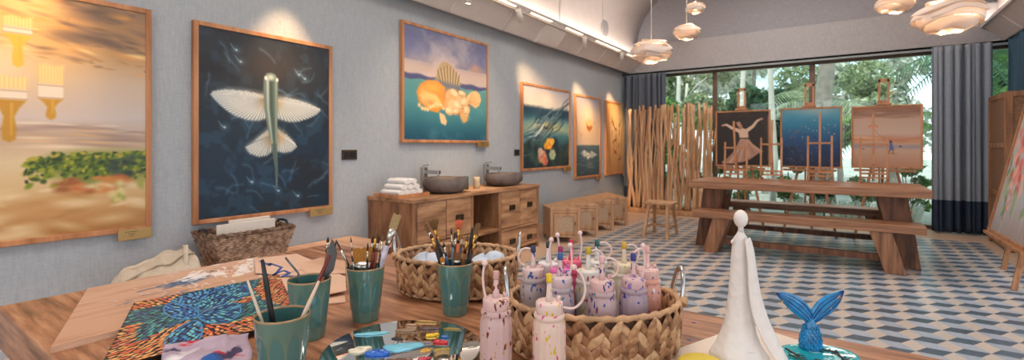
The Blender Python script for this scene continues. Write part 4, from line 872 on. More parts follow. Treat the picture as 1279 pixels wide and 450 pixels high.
# ------------------------------------------------------------------ folding screen at right
t = thing('folding_screen', 'dark wooden folding screen with lattice panels in the right corner', 'screen', (1.5, 8.2, 0)); wd = wood('screen_wood', (120, 80, 54), (160, 112, 78), (186, 138, 100), 'z', 10, 10, .5, .3)
q0 = at(1237, 5.95, 0); q1 = at(1258.5, 5.30, 0); q2 = at(1295, 5.12, 0); lat = plain('dark_lattice', (136, 100, 74), .7, var=.4, scale=60, bump=.6)
q1 = Vector((q1.x, q1.y, 0)); 
for a, b_ in ((q0, q1), (q1, q2)):
    d = (b_-a).normalized(); Ln = (b_-a).length; e = MB(); Z = Vector((0, 0, 1))
    for p_ in (a+d*.025, b_-d*.025): e.bar(p_, p_+Z*1.78, .05, .03, tuple(d.cross(Z)))
    for zz in (.06, .62, 1.18, 1.75): e.bar(a+d*.05+Z*zz, b_-d*.05+Z*zz, .03, .06)
    o = e.build('panel_frame', wd, t, bevel=.003, world=True)
    g = MB()
    for zz, h in ((.34, .50), (.90, .50), (1.465, .51)): g.bar(a+d*.05+Z*zz, b_-d*.05+Z*zz, .008, h)
    x = g.build('lattice', lat, None); x.parent = o; x.location = -Vector(t.location)

# ================================================================== NEAR TABLE
TZ = .77
t = thing('work_table', 'big teak work table in the foreground, covered with art materials', 'table', (-.6, .72, 0))
m = MB(); m.box(-1.74, .46, .245, 1.203, TZ-.10, TZ); 
near_wood = wood('work_table_top', (100, 62, 40), (162, 110, 78), (200, 148, 112), 'x', 26, 11, .36, .8)
m.build('tabletop', near_wood, t, bevel=.006, world=True)
for ya, yb in ((.42, .56), (.90, 1.04)):
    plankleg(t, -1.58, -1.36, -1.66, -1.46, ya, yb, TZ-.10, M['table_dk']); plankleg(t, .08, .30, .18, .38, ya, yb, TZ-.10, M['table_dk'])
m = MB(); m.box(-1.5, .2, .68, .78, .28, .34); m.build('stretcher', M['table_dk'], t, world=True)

# chair with a cane seat tucked at the left end
t = thing('cane_stool', 'low stool with open cane seat below the left end of the work table', 'stool', (-1.98, .42, 0)); m = MB()
for a, b_ in lg: m2 = MB(); m2.bar((a*.19, b_*.19, 0), (a*.18, b_*.18, .44), .03, .03, (1, 0, 0)); m2.build('leg', M['oak'], t)
m.box(-.21, .21, -.21, -.17, .42, .45); m.box(-.21, .21, .17, .21, .42, .45); m.box(-.21, -.17, -.17, .17, .42, .45); m.box(.17, .21, -.17, .17, .42, .45); m.build('seat_frame', M['oak'], t, bevel=.003)
m = MB()
for k in range(17): m.box(-.17+.02*k, -.161+.02*k, -.17, .17, .434, .437); m.box(-.17, .17, -.17+.02*k, -.161+.02*k, .437, .440)
m.build('cane_seat', M['oak'], t)

# ------------------------------------------------------------------ bench at the wall with bag and basket
t = thing('wall_bench', 'low pale wooden bench with a rounded end along the left wall', 'bench', (-3.2, 1.7, 0))
e = fl(118, 357, .40); pts = [(-2.98, 3.0-.5), (-3.50, 2.5)]; y0 = 1.0
pts = [(-2.98, 2.6), (-3.50, 2.6), (-3.50, y0+.05)]+[(-3.24-.26*math.cos(a), y0+.05-.16*math.sin(a)) for a in [PI*k/12 for k in range(1, 12)]]+[(-2.98, y0+.05)]
m = MB(); m.prism(pts, .36, .40); m.build('seat', M['ply'], t, bevel=.006, world=True)
for y in (1.15, 2.45):
    for x in (-3.42, -3.06): m = MB(); m.box(x-.02, x+.02, y-.02, y+.02, 0, .36); m.build('leg', M['oak'], t, world=True)
wick, t_, b_ = mat_new('wicker_weave'); b_.inputs['Roughness'].default_value = .8
tcn = t_.nodes.new('ShaderNodeTexCoord'); n1 = t_.nodes.new('ShaderNodeTexNoise'); n1.inputs['Scale'].default_value = 30
r1 = t_.nodes.new('ShaderNodeValToRGB'); r1.color_ramp.elements[0].color = lin((118, 90, 72)); r1.color_ramp.elements[0].position = .35; r1.color_ramp.elements[1].color = lin((190, 158, 134)); r1.color_ramp.elements[1].position = .65
t_.links.new(tcn.outputs['Object'], n1.inputs['Vector']); t_.links.new(n1.outputs['Fac'], r1.inputs['Fac']); t_.links.new(r1.outputs['Color'], b_.inputs['Base Color'])
bx0, bx1 = -3.44, -3.14; by0 = on_x(271, -3.14); by1 = on_x(366, -3.14); bz0, bz1 = .402, hz(291, -3.14/(-SN+CS*((310-CX)/FPX)))
t = thing('wicker_basket', 'rectangular brown wicker basket filled with blank canvas boards', 'basket', (-3.29, (by0+by1)/2, bz0)); m = MB()
rows = 15; core = MB()
def rect(grow, z, n=60, r_=.04):
    x0, x1, ya, yb = bx0-grow, bx1+grow, by0-grow, by1+grow; P = []; 
    for k in range(n):
        s_ = k/n*4; sd_ = int(s_); f = s_-sd_
        c = [(x0, ya), (x1, ya), (x1, yb), (x0, yb)]; a, b2 = c[sd_], c[(sd_+1) % 4]; P.append(Vector((a[0]+(b2[0]-a[0])*f, a[1]+(b2[1]-a[1])*f, z)))
    return P
for j in range(rows):
    z = bz0+.012+(bz1-bz0-.02)*j/(rows-1); g = -.045+.05*j/(rows-1); P = rect(g, z, 96)
    P = [Vector((p.x+(.005 if (k+j) % 2 else -.002)*(1 if p.x > -3.29 else -1), p.y+(.005 if (k+j) % 2 else -.002)*(1 if p.y > (by0+by1)/2 else -1), p.z+.003*math.sin(k*2.1+j))) for k, p in enumerate(P)]
    m.tube(P, .0095, 6, closed=True)
m.build('weave', wick, t, world=True)
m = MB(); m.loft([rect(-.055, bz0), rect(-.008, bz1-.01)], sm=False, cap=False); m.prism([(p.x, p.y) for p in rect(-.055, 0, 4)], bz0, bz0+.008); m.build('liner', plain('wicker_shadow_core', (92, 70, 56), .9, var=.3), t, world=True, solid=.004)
m = MB()
for sx_ in (0, 1):
    P = rect(.008, bz1, 96); m.tube([p+Vector((0, 0, .004*math.sin(i*2.5))) for i, p in enumerate(P)], .014, 7, closed=True)
m.build('rim', wick, t, world=True)
for ye in (by0-.012, by1+.012): m = MB(); m.tube([(-3.36, ye, bz1+.0), (-3.34, ye, bz1+.028), (-3.29, ye, bz1+.034), (-3.24, ye, bz1+.028), (-3.22, ye, bz1)], .009, 7); m.build('handle', M['black'], t, world=True)
for k, (a, b_, zt, xx, lb) in enumerate(((268, 350, 277, -3.27, 'front blank pinkish-white board standing in the wicker basket'), (286, 346, 272, -3.34, 'taller blank board standing behind the front one in the wicker basket'))):
    ya, yb = max(on_x(a, xx), by0+.055), min(on_x(b_, xx), by1-.055); dd = -xx/(SN-CS*((a+b_)/2-CX)/FPX); zz = hz(zt, dd); m = MB(); m.box(xx-.006, xx+.006, ya, yb, bz0+.012, zz-.0); tag(m.build('blank_canvas_board', M['card'], origin=(xx, (ya+yb)/2, bz0), bevel=.002), lb, 'board')
# tote bag, slumped
c = at(196, 2.42, .402); ba = Vector((-3.2, (on_x(152, -3.15)+on_x(245, -3.15))/2, .402)); LB = on_x(245, -3.15)-on_x(152, -3.15)
t = thing('tote_bag', 'slumped cream canvas tote bag lying on the wall bench', 'bag', tuple(ba)); cv = plain('cream_canvas', (206, 190, 170), .9, var=.08, scale=60, bump=.3)
NX, NY = 34, 20; vs = []; r = random.Random(2)
def bagh(u, v):
    prof = math.sin(PI*min(1, max(0, v)))**.45; lo = .055+.11*min(1, u*1.1)
    if u > .93: lo *= (1-u)/.07*.6+.4
    f = .008*math.sin(14*u+9*v)+.006*math.sin(23*u-14*v+1)+.010*math.sin(11*v+3*u)
    return max(.004, (lo+f)*prof*min(1, u/.06+.25))
for j in range(NY+1):
    for i in range(NX+1):
        u, v = i/NX, j/NY; vs.append((.15-.30*v+.012*math.sin(9*u), -LB/2+LB*u+.012*math.sin(7*v), bagh(u, v)))
fs = [(j*(NX+1)+i, j*(NX+1)+i+1, (j+1)*(NX+1)+i+1, (j+1)*(NX+1)+i) for j in range(NY) for i in range(NX)]; k0 = len(vs); vs += [(x, y, 0) for x, y, z in vs]; fs += [tuple(q+k0 for q in f[::-1]) for f in fs]
ed = [i for i in range(NX+1)]+[(j*(NX+1)+NX) for j in range(1, NY+1)]+[NY*(NX+1)+i for i in range(NX-1, -1, -1)]+[j*(NX+1) for j in range(NY-1, 0, -1)]
fs += [(ed[i], ed[i]+k0, ed[(i+1) % len(ed)]+k0, ed[(i+1) % len(ed)]) for i in range(len(ed))]
m = MB(); m.add(vs, fs, 0, True); m.build('bag_body', cv, t)
for v0, off in ((.28, .006), (.6, .006)):
    P = [(.15-.30*(v0+.05*math.sin(5*k/20)), -LB/2+LB*(.04+.93*k/20), bagh(.04+.93*k/20, v0)+off) for k in range(21)]; m = MB(); m.tube(P, .013, 8, flat=.28); m.build('strap', cv, t)
m = MB(); m.tube([(.13, LB*.28, .03), (.10, LB*.30, .12), (.06, LB*.34, .19), (-.02, LB*.40, .18), (-.02, LB*.5, .03)], .014, 8, flat=.3); m.build('strap', cv, t)

# ------------------------------------------------------------------ boards on the table, left
def slab_px(name, px, z, h, mat, label, cat, z_ref=None, group=None):
    P = [fl(x, y, z+h) for x, y in px]; c = sum(P, Vector())/len(P); m = MB(); m.prism([(p.x, p.y) for p in P], z, z+h); return tag(m.build(name, mat, origin=(c.x, c.y, z), bevel=.0008), label, cat, group)
# painted plywood: procedural smears in the material
pm = wood('paint_smeared_plywood', (190, 146, 118), (208, 166, 138), (222, 184, 156), 'x', 8, 6, .5, .15); t_ = pm.node_tree; b_ = t_.nodes['Principled BSDF']
def splat_layer(t_, b_, col, scale, lo, hi, stretch=(1, 1, 1), off=0, det=3):
    src = b_.inputs['Base Color'].links[0].from_socket; tcn = t_.nodes.new('ShaderNodeTexCoord'); mp = t_.nodes.new('ShaderNodeMapping'); mp.inputs['Scale'].default_value = stretch; mp.inputs['Location'].default_value = (off, off*1.7, off*.6); n = t_.nodes.new('ShaderNodeTexNoise'); n.inputs['Scale'].default_value = scale; n.inputs['Detail'].default_value = det
    t_.links.new(tcn.outputs['Object'], mp.inputs['Vector']); t_.links.new(mp.outputs['Vector'], n.inputs['Vector']); r = t_.nodes.new('ShaderNodeValToRGB'); r.color_ramp.elements[0].position = lo; r.color_ramp.elements[1].position = hi; r.color_ramp.elements[0].color = (0, 0, 0, 1); r.color_ramp.elements[1].color = (1, 1, 1, 1); t_.links.new(n.outputs['Fac'], r.inputs['Fac'])
    mx = t_.nodes.new('ShaderNodeMix'); mx.data_type = 'RGBA'; t_.links.new(r.outputs['Color'], mx.inputs[0]); t_.links.new(src, mx.inputs[6]); mx.inputs[7].default_value = lin(col); t_.links.new(mx.outputs[2], b_.inputs['Base Color'])

def pic_board():
    p = Pic(420, 200, 2.0, 88); n = p.noise(3, 26, 5); n2 = p.noise(30, 30, 2); p.grad([(0, (208, 168, 142)), (1, (198, 154, 126))]); p.mix((178, 130, 102), np.clip((n-.5)*2.5, 0, .5)); W_ = (238, 232, 230)
    def scr(c, cu, cv, n_, L, w_, ang, sp, al):
        for _ in range(n_):
            u, v = cu+p.r.normal(0, sp[0]), cv+p.r.normal(0, sp[1]); a = ang+p.r.normal(0, .35); l_ = L*p.r.uniform(.4, 1.2); p.line([(u, v), (u+l_*math.cos(a)*.5, v+l_*math.sin(a)*.5+p.r.normal(0, .01)), (u+l_*math.cos(a), v+l_*math.sin(a))], w_*p.r.uniform(.5, 1.3), w_*.2, c, al, .004)
    scr((74, 98, 130), .46, .34, 44, .15, .013, -.35, (.07, .035), .75); scr((70, 92, 120), .42, .62, 6, .10, .010, -.5, (.03, .03), .7); scr((90, 110, 130), .22, .55, 4, .06, .008, -.4, (.02, .02), .6); scr((60, 96, 96), .68, .18, 5, .05, .008, -.3, (.04, .03), .7)
    scr(W_, .55, .26, 22, .07, .016, -.3, (.06, .05), .85); scr(W_, .78, .22, 22, .08, .012, 1.2, (.09, .09), .7); scr(W_, .9, .3, 14, .06, .014, .3, (.05, .1), .7); scr(W_, .6, .45, 16, .08, .007, 1.4, (.14, .12), .55); scr(W_, .3, .4, 8, .05, .006, .6, (.1, .15), .5); scr((222, 190, 70), .72, .5, 3, .06, .006, -.2, (.06, .03), .7)
    p.mix(W_, np.clip((p.noise(16, 9, 3)-.63)*14, 0, .8)*np.clip((p.u-.35)*4, 0, 1)*(p.v < .6)); return p
sq = [(64, 435), (110, 360), (322, 322), (350, 352), (300, 400)]
A, B_, C_ = fl(64, 434, TZ+.012), fl(110, 360.5, TZ+.012), fl(322, 321, TZ+.012)
D_ = A+(C_-B_); m = MB(); m.prism([(p.x, p.y) for p in (A, B_, C_, D_)], TZ+.0055, TZ+.012); c = (A+C_)/2; pb = tag(m.build('plywood_board', M['ply'], origin=(c.x, c.y, TZ)), 'large plywood board smeared with white and blue paint, under the patterned painting', 'board'); o = pic_board().mesh('painted_face', B_+Vector((0, 0, .0003)), C_-B_, A-B_, pb, mat=art('dried_board_paint', .5)); o.location = -Vector(pb.location)
if (C_-B_).cross(A-B_).z > 0: o.data.flip_normals()
m = MB(); of = (A-B_).normalized()*.006; m.prism([(p.x+of.x-.002, p.y+of.y) for p in (A, B_, C_, D_)], TZ+.0004, TZ+.005); tag(m.build('plywood_board', M['ply'], origin=(c.x, c.y, TZ)), 'lower plain plywood sheet just under the paint-smeared board', 'board')
# patterned painting board (swirling dashes in blue and orange)
def pic_swirl(uvp):
    p = Pic(460, 460, 1, 77); p.a[:] = (18, 22, 28); r = p.r; H = p.H
    Z = {'a': [(242, 397), (222, 398), (207, 391), (206, 383), (214, 379), (234, 381), (248, 390)], 'b': [(248, 394), (268, 385), (288, 379), (299, 381), (300, 391), (286, 402), (262, 404)], 'c': [(240, 401), (222, 411), (208, 424), (209, 433), (222, 438), (238, 435), (252, 419), (251, 404)],
         'd': [(249, 388), (254, 372), (275, 362), (305, 357), (312, 365), (298, 374), (270, 383)], 'o1': [(254, 389), (275, 378), (300, 373), (318, 370), (312, 377), (290, 378), (268, 386)], 'o2': [(250, 411), (264, 405), (284, 404), (289, 410), (276, 418), (256, 420)], 'o3': [(236, 401), (214, 408), (190, 420), (183, 426), (205, 421), (226, 411)], 'e': [(212, 378), (232, 369), (262, 361), (292, 355), (280, 366), (250, 373), (246, 384), (232, 379)]}
    def smooth(v):
        o = []; n = len(v)
        for i in range(n):
            a_, b_, c_, d_ = v[i-1], v[i], v[(i+1) % n], v[(i+2) % n]
            for k in range(5):
                t_ = k/5; o.append(tuple(.5*(2*b_[m]+(c_[m]-a_[m])*t_+(2*a_[m]-5*b_[m]+4*c_[m]-d_[m])*t_*t_+(3*b_[m]-a_[m]-3*c_[m]+d_[m])*t_**3) for m in (0, 1)))
        return o
    Z = {k: smooth([uvp(*q) for q in v]) for k, v in Z.items()}; mk = {k: p.polym(v, .004) for k, v in Z.items()}; cu, cv = uvp(245, 396)
    bl1 = [(44, 104, 186), (64, 142, 214), (96, 184, 226)]; bl2 = [(36, 84, 156), (70, 150, 200), (110, 200, 214)]; og = [(232, 122, 66), (240, 158, 84), (222, 96, 60), (244, 182, 112)]; tl = [(50, 132, 128), (58, 112, 150), (88, 178, 168), (40, 92, 122)]
    NU, NV = 30, 34
    for gy in range(NV):
        for gx in range(NU):
            u = (gx+.5+.5*(gy % 2)+r.uniform(-.25, .25))/NU; v = (gy+.5+r.uniform(-.25, .25))/NV
            if not (0 < u < 1 and 0 < v < 1): continue
            J, I = int(v*H), int(u*p.W); th = math.atan2(v-cv, u-cu); zone = [k for k in mk if mk[k][J, I] > .5]; a = th+.25*math.sin(20*math.hypot(u-cu, v-cv))
            if zone and zone[0][0] == 'o': col = og
            elif zone and zone[0] in 'bcd': col = bl2
            elif zone: col = bl1
            else:
                col = tl; a = -.35+.5*math.sin(5*v+3*u)+.35*math.sin(7*u-4*v)
                if (u < .30-.5*v and v < .17) or u > .88-.1*math.sin(5*v) or v > .68+.14*u+.05*math.sin(14*u) or (u < .10 and v > .45): col = og; a += .5
            col = col[r.randint(len(col))]; L = .024; W = .0108; i0, i1 = max(0, int((u-.035)*p.W)), min(p.W, int((u+.035)*p.W)); j0, j1 = max(0, int((v-.035)*H)), min(H, int((v+.035)*H))
            U, V = p.u[j0:j1, i0:i1]-u, p.v[j0:j1, i0:i1]-v; x = U*math.cos(a)+V*math.sin(a); y = -U*math.sin(a)+V*math.cos(a)+12*x*x-.002; m_ = np.clip(2.4-2.4*np.sqrt((x/L)**2+(y/(W*(1.15-x*24)))**2), 0, 1)[..., None]
            p.a[j0:j1, i0:i1] = p.a[j0:j1, i0:i1]*(1-m_)+np.array(col, float)*m_
    for k in 'abcd': q = Z[k]+[Z[k][0]]; p.line(q, .006, .006, (48, 120, 184), .85, .004); p.line(q, .002, .002, (110, 190, 230), .7, .002)
    for (x, y) in ((130, 440), (150, 425), (320, 350), (342, 372), (300, 412), (170, 400)):
        e = uvp(x, y); m1 = ((cu+e[0])/2+.03, (cv+e[1])/2-.02); p.line([(cu, cv), m1, e], .005, .002, (52, 116, 176), .7, .004)
    return p
zt = TZ+.0125+.004; TL, TR = fl(168, 378, zt), fl(349, 343.5, zt); BLd = (fl(130, 450, zt)-TL).normalized(); e1 = TR-TL; BLv = BLd*.42
perp = Vector((e1.y, -e1.x, 0)).normalized()
if perp.dot(BLd) < 0: perp = -perp
BLv = (BLd*.6+perp*.4).normalized()*.40
BLv = BLd*.42
def uvp(px, py):
    d_ = fl(px, py, zt)-TL; det = e1.x*BLv.y-e1.y*BLv.x; return ((d_.x*BLv.y-d_.y*BLv.x)/det, (e1.x*d_.y-e1.y*d_.x)/det)
p = thing('dot_painting', 'black board painted with swirling blue and orange dashes, near the green cups', 'painting', tuple(TL-Vector((0, 0, .0035)))); am = art('gloss_paint', .35)
o = pic_swirl(uvp).mesh('painted_board', TL, e1, BLv, p, mat=am, back=.0); o.location = -Vector(p.location)
m = MB(); q4 = [TL, TR, TR+BLv, TL+BLv]; m.prism([(v.x, v.y) for v in q4], zt-.0035, zt-.0002); m.build('backing', M['black'], p, world=True)
if (e1.cross(BLv)).z > 0: o.data.flip_normals()
# paint rag
def cloth(name, cs, zb, mat, label, cat, amp, seed, n=26):
    r = random.Random(seed); c = sum(cs, Vector())/4; m = MB(); vs = []; ph = [r.uniform(0, 6) for _ in range(6)]
    for j in range(n+1):
        for i in range(n+1):
            u, v = i/n, j/n; p = cs[0].lerp(cs[1], u).lerp(cs[3].lerp(cs[2], u), v); e = min(1, 6*min(u, 1-u, v, 1-v)+.15)
            z = zb+.003+amp*e*(.5+.25*math.sin(9*u+5*v+ph[0])+.2*math.sin(15*v-8*u+ph[1])+.12*math.sin(24*u+11*v+ph[2]))
            vs.append((p.x+.008*math.sin(9*v+ph[3]), p.y+.008*math.sin(8*u+ph[4]), max(zb+.002, z)))
    m.add(vs, [(j*(n+1)+i, j*(n+1)+i+1, (j+1)*(n+1)+i+1, (j+1)*(n+1)+i) for j in range(n) for i in range(n)], 0, True)
    return tag(m.build(name, mat, origin=(c.x, c.y, zb), solid=.003), label, cat)
rg = plain('paint_rag', (176, 158, 176), .9, var=.15, scale=20, bump=.4); t_ = rg.node_tree; b_ = t_.nodes['Principled BSDF']
splat_layer(t_, b_, (190, 30, 50), 14, .58, .62, off=2); splat_layer(t_, b_, (40, 90, 160), 12, .61, .65, off=7); splat_layer(t_, b_, (236, 232, 236), 10, .56, .66, off=12); splat_layer(t_, b_, (70, 60, 90), 16, .62, .66, off=17)
zr = zt+.001
cloth('paint_rag', [fl(212, 434, zr), fl(316, 419, zr), fl(318, 475, zr), fl(190, 500, zr)], zr, rg, 'crumpled paint-stained lilac rag lying on the swirl-painted board', 'cloth', .016, 3)
# kraft boards with blue marks
km = plain('kraft_card', (216, 180, 156), .75, var=.04, scale=12)
def quad_board(px4, z, h, mat, label, name='card_sheet', cat='card'): return slab_px(name, px4, z, h, mat, label, cat)
quad_board([(366, 384), (352, 352), (380, 336), (431, 350), (432, 377)], TZ+.0005, .004, M['ply'], 'lowest plywood offcut behind the second green cup', 'plywood_offcut', 'board')
s1 = quad_board([(356, 374), (334, 336), (366, 322), (432, 345), (433, 363), (390, 371)], TZ+.0135, .0025, km, 'pinkish card sheet with blue brush marks behind the green cups')
s2 = quad_board([(320, 341), (318, 323), (371, 317), (402, 330), (350, 343)], TZ+.0165, .002, km, 'upper pale card sheet lying at the table edge behind the cups')
s3 = quad_board([(384, 342), (372, 331), (402, 321), (432, 326), (432, 341)], TZ+.0168, .002, M['ply'], 'small pale board to the right of the blue-marked card sheet')
bl = plain('blue_ink', (60, 84, 150), .6); zs = TZ+.0187; m = MB()
def flat_stroke(m, pts, w_, z): 
    P = [fl(x, y, z) for x, y in pts]
    for a, b2 in zip(P[:-1], P[1:]): m.bar(a, b2, w_, .0006)
m = MB(); 
for st in ([(325, 326), (338, 332), (337, 329), (352, 334), (346, 341), (341, 344)], [(341, 344), (355, 338), (362, 341), (352, 346)], [(356, 345), (372, 345), (382, 343)]): flat_stroke(m, st, .009, TZ+.0188)
s2c = s2; o = m.build('blue_brush_marks', bl, None); o.parent = s2; o.location = -Vector(s2.location)

# ------------------------------------------------------------------ glazed cups
glz, t_, b_ = mat_new('teal_glaze'); b_.inputs['Roughness'].default_value = .12; b_.inputs['Coat Weight'].default_value = .6; b_.inputs['Coat Roughness'].default_value = .04
geo = t_.nodes.new('ShaderNodeNewGeometry'); r = t_.nodes.new('ShaderNodeValToRGB'); r.color_ramp.elements[0].position = .50; r.color_ramp.elements[1].position = .60; r.color_ramp.elements[0].color = lin((84, 120, 110)); r.color_ramp.elements[1].color = lin((122, 144, 122)); t_.links.new(geo.outputs['Pointiness'], r.inputs['Fac']); t_.links.new(r.outputs['Color'], b_.inputs['Base Color'])
glr = plain('brown_rim_glaze', (150, 122, 84), .2, coat=.5); gli = plain('inner_glaze', (70, 118, 116), .12, coat=.5)
NF = 9
def cup(c, rz, label):
    t = thing('glazed_cup', label, 'cup', tuple(c), rz, 'ribbed green glazed cups'); m = MB(); seg = NF*10; rings = []; h = .122
    for k in range(31):
        z = h*k/30; R = .0300+.0130*(z/h)**.75
        if k == 0: R -= .002
        ring = []
        for i in range(seg):
            a = 2*PI*i/seg; q = ((a*NF/(2*PI)) % 1)-.5; fr = math.cos(PI/NF)/math.cos(q*2*PI/NF); top = h*(.78-.55*q*q*1.6); f = 1/(1+math.exp((z-top)/.0022)); f *= min(1, (z+.004)/.012)
            ring.append((math.cos(a)*R*(1*(1-f)+(fr*.985-.0)*f), math.sin(a)*R*(1*(1-f)+(fr*.985)*f), z))
        rings.append(ring)
    m.loft(rings, 0, True, False); m.add([p for p in rings[0]], [tuple(range(seg))[::-1]])
    m.build('body', glz, t)
    m = MB(); m.lathe([(.0430, h-.0015), (.0432, h+.0005), (.0418, h+.002), (.0402, h+.0005), (.0402, h-.002)], 60, cap=False); m.build('rim', glr, t)
    m = MB(); m.lathe([(.0403, h-.0015), (.039, h-.03), (.034, .03), (.026, .010), (.001, .009)], 48, cap=False); m.build('inside', gli, t); return t
CUP = {}
for key, px, d, lb in (('a', 353.5, .790, 'green glazed cup nearest the camera, cut by the bottom edge'), ('b', 387, 1.002, 'green glazed cup with palette knives, second from the left'), ('c', 457, 1.105, 'green glazed cup with the wide flat brush, beside the round mirror'), ('d', 569, 1.145, 'green glazed cup with fan brushes in front of the towel basket')):
    c = at(px, d, TZ); CUP[key] = (c, d); cup(c, {'a': .3, 'b': .1, 'c': .35, 'd': .15}[key], lb)

# ------------------------------------------------------------------ brushes and tools
HW = {'black': M['black'], 'red': plain('dark_red_lacquer', (110, 34, 30), .25), 'brown': plain('brown_handle', (150, 92, 50), .4), 'pale': plain('pale_birch_handle', (226, 206, 182), .4), 'orange': plain('orange_handle', (200, 104, 50), .3), 'blue': plain('blue_handle', (60, 90, 140), .3), 'grey': plain('grey_blue_handle', (110, 124, 146), .35), 'smear': plain('paint_smeared_handle', (206, 196, 214), .5, var=.25, scale=60)}
BR = {'gold': plain('golden_bristle', (176, 116, 40), .7, var=.3, scale=300), 'brown': plain('brown_bristle', (112, 78, 40), .7, var=.35, scale=300), 'tan': plain('tan_bristle', (160, 136, 92), .7, var=.3, scale=300), 'red': plain('red_brown_bristle', (196, 96, 62), .7, var=.3, scale=300), 'dark': plain('dark_bristle', (66, 46, 34), .7, var=.3, scale=300)}
alu = plain('ferrule_metal', (206, 200, 190), .25, 1); brs = plain('brass_ferrule', (206, 160, 84), .25, 1)
nbrush = [0]
def brush(cupk, tip, kind, handle, bristle, label, dd=0.0, r=.0032, fer=.03, bl_=.02, fm=alu, wide=.0, up=True):
    """a brush standing in a cup; tip = photo position of its top end"""
    c, d = CUP[cupk]; T = at(tip[0], d+dd, hz(tip[1], d+dd)); off = Vector((T.x-c.x, T.y-c.y, 0)); f = (T.z-TZ-.013); sl = min(.62, .034/max(off.length, 1e-4)) if off.length > .036 else .2
    # leaning on the rim: cross the rim plane inside r=.035, foot on the opposite side
    zr_ = TZ+.122; L = off.length; kk = (zr_-TZ-.013)/(T.z-TZ-.013)
    cr_ = min(.034, L*(kk)+.0) if L < .036 else .034
    foot = Vector((c.x, c.y, TZ+.013)); dirn = off.normalized() if L > 1e-4 else Vector((1, 0, 0))
    fr_ = (cr_-kk*L)/(1-kk); fr_ = max(-.020, min(.020, fr_)); foot += dirn*fr_
    ax = (T-foot).normalized(); t = thing('paint_brush', label, 'brush', tuple(foot), 0, 'brushes and tools in the green cups'); to = T-foot; Lt = to.length
    q = Vector((0, 0, 1)).rotation_difference(ax).to_matrix(); view = Vector((-SN, CS, 0)); sdv = ax.cross(view).normalized(); nv = sdv.cross(ax).normalized(); Q = Matrix((sdv, nv, ax)).transposed()
    P = lambda x, y, z: Q @ Vector((x, y, z))
    def ring(z, rx, ry, n=10): return [P(rx*math.cos(2*PI*i/n), ry*math.sin(2*PI*i/n), z) for i in range(n)]
    if kind == 'handle_up':            # plain handle end up
        m = MB(); m.loft([ring(0, r*.7, r*.7), ring(Lt*.3, r, r), ring(Lt*.8, r*.9, r*.9), ring(Lt*.99, r*.6, r*.6), ring(Lt, r*.2, r*.2)]); m.build('handle', handle, t); return
    zf = Lt-bl_-fer; w_ = wide/2 if wide else r*1.1
    m = MB(); m.loft([ring(0, r*.6, r*.6), ring(zf*.5, r*.9, r*.9), ring(zf*.85, r*1.25, r*1.25), ring(zf, (w_ if kind == 'flat' and wide > .02 else r), r*(1.2 if kind == 'flat' else 1))]); m.build('handle', handle, t)
    if kind == 'round':
        m = MB(); m.loft([ring(zf, r*1.02, r*1.02), ring(zf+fer, w_*.8, w_*.8)]); m.build('ferrule', fm, t); m = MB(); m.loft([ring(zf+fer, w_*.8, w_*.8), ring(zf+fer+bl_*.35, w_*1.05, w_*.9), ring(zf+fer+bl_*.8, w_*.5, w_*.4), ring(Lt, w_*.1, w_*.1)]); m.build('bristles', bristle, t)
    elif kind == 'flat':
        m = MB(); m.loft([ring(zf, max(r, w_ if wide > .02 else r), r*1.2), ring(zf+fer*.5, w_*.98, r*1.1), ring(zf+fer, w_, r*.9)]); m.build('ferrule', fm, t)
        m = MB(); n = max(5, int(wide/.0022))
        for i in range(n):
            x = -w_+2*w_*(i+.5)/n; e = .0015*math.sin(i*7.3); m.add([P(x-w_/n*1.2, -r*.8, zf+fer-.001), P(x+w_/n*1.2, -r*.8, zf+fer-.001), P(x+w_/n*1.2, r*.8, zf+fer-.001), P(x-w_/n*1.2, r*.8, zf+fer-.001), P(x*1.03-w_/n, -r*.5, Lt+e), P(x*1.03+w_/n, -r*.5, Lt+e), P(x*1.03+w_/n, r*.5, Lt+e), P(x*1.03-w_/n, r*.5, Lt+e)], [(0, 3, 2, 1), (4, 5, 6, 7), (0, 1, 5, 4), (1, 2, 6, 5), (2, 3, 7, 6), (3, 0, 4, 7)])
        m.build('bristles', bristle, t)
    elif kind == 'fan':
        m = MB(); m.loft([ring(zf, r, r), ring(zf+fer*.6, r*.9, r*.9), ring(zf+fer, w_*.35, r*.6)]); m.build('ferrule', brs, t); m = MB()
        for i in range(9):
            a = -.72+1.44*i/8; b0 = P(w_*.3*math.sin(a), 0, zf+fer-.001); b1 = P(w_*.75*math.sin(a)*1.1, .001*math.sin(i*3), zf+fer+bl_*.6*math.cos(a*.7)); b2 = P(w_*1.25*math.sin(a), 0, zf+fer+bl_*math.cos(a)); m.tube([b0, b1, b2], [.0013, .0022, .0006], 6)
        m.build('bristles', bristle, t)
K = HW
# cup a
brush('a', (309.5, 350), 'handle_up', K['pale'], None, 'slim pale stick leaning left in the nearest cup', -.012, .0026)
brush('a', (328, 324), 'handle_up', K['black'], None, 'thick glossy black brush handle in the nearest cup', -.005, .0048)
brush('a', (413, 318), 'handle_up', K['red'], None, 'long dark red handle leaning right out of the nearest cup', .03, .0042)
brush('a', (399, 351), 'handle_up', K['pale'], None, 'short pale tan handle beside the dark red one', .012, .0038)
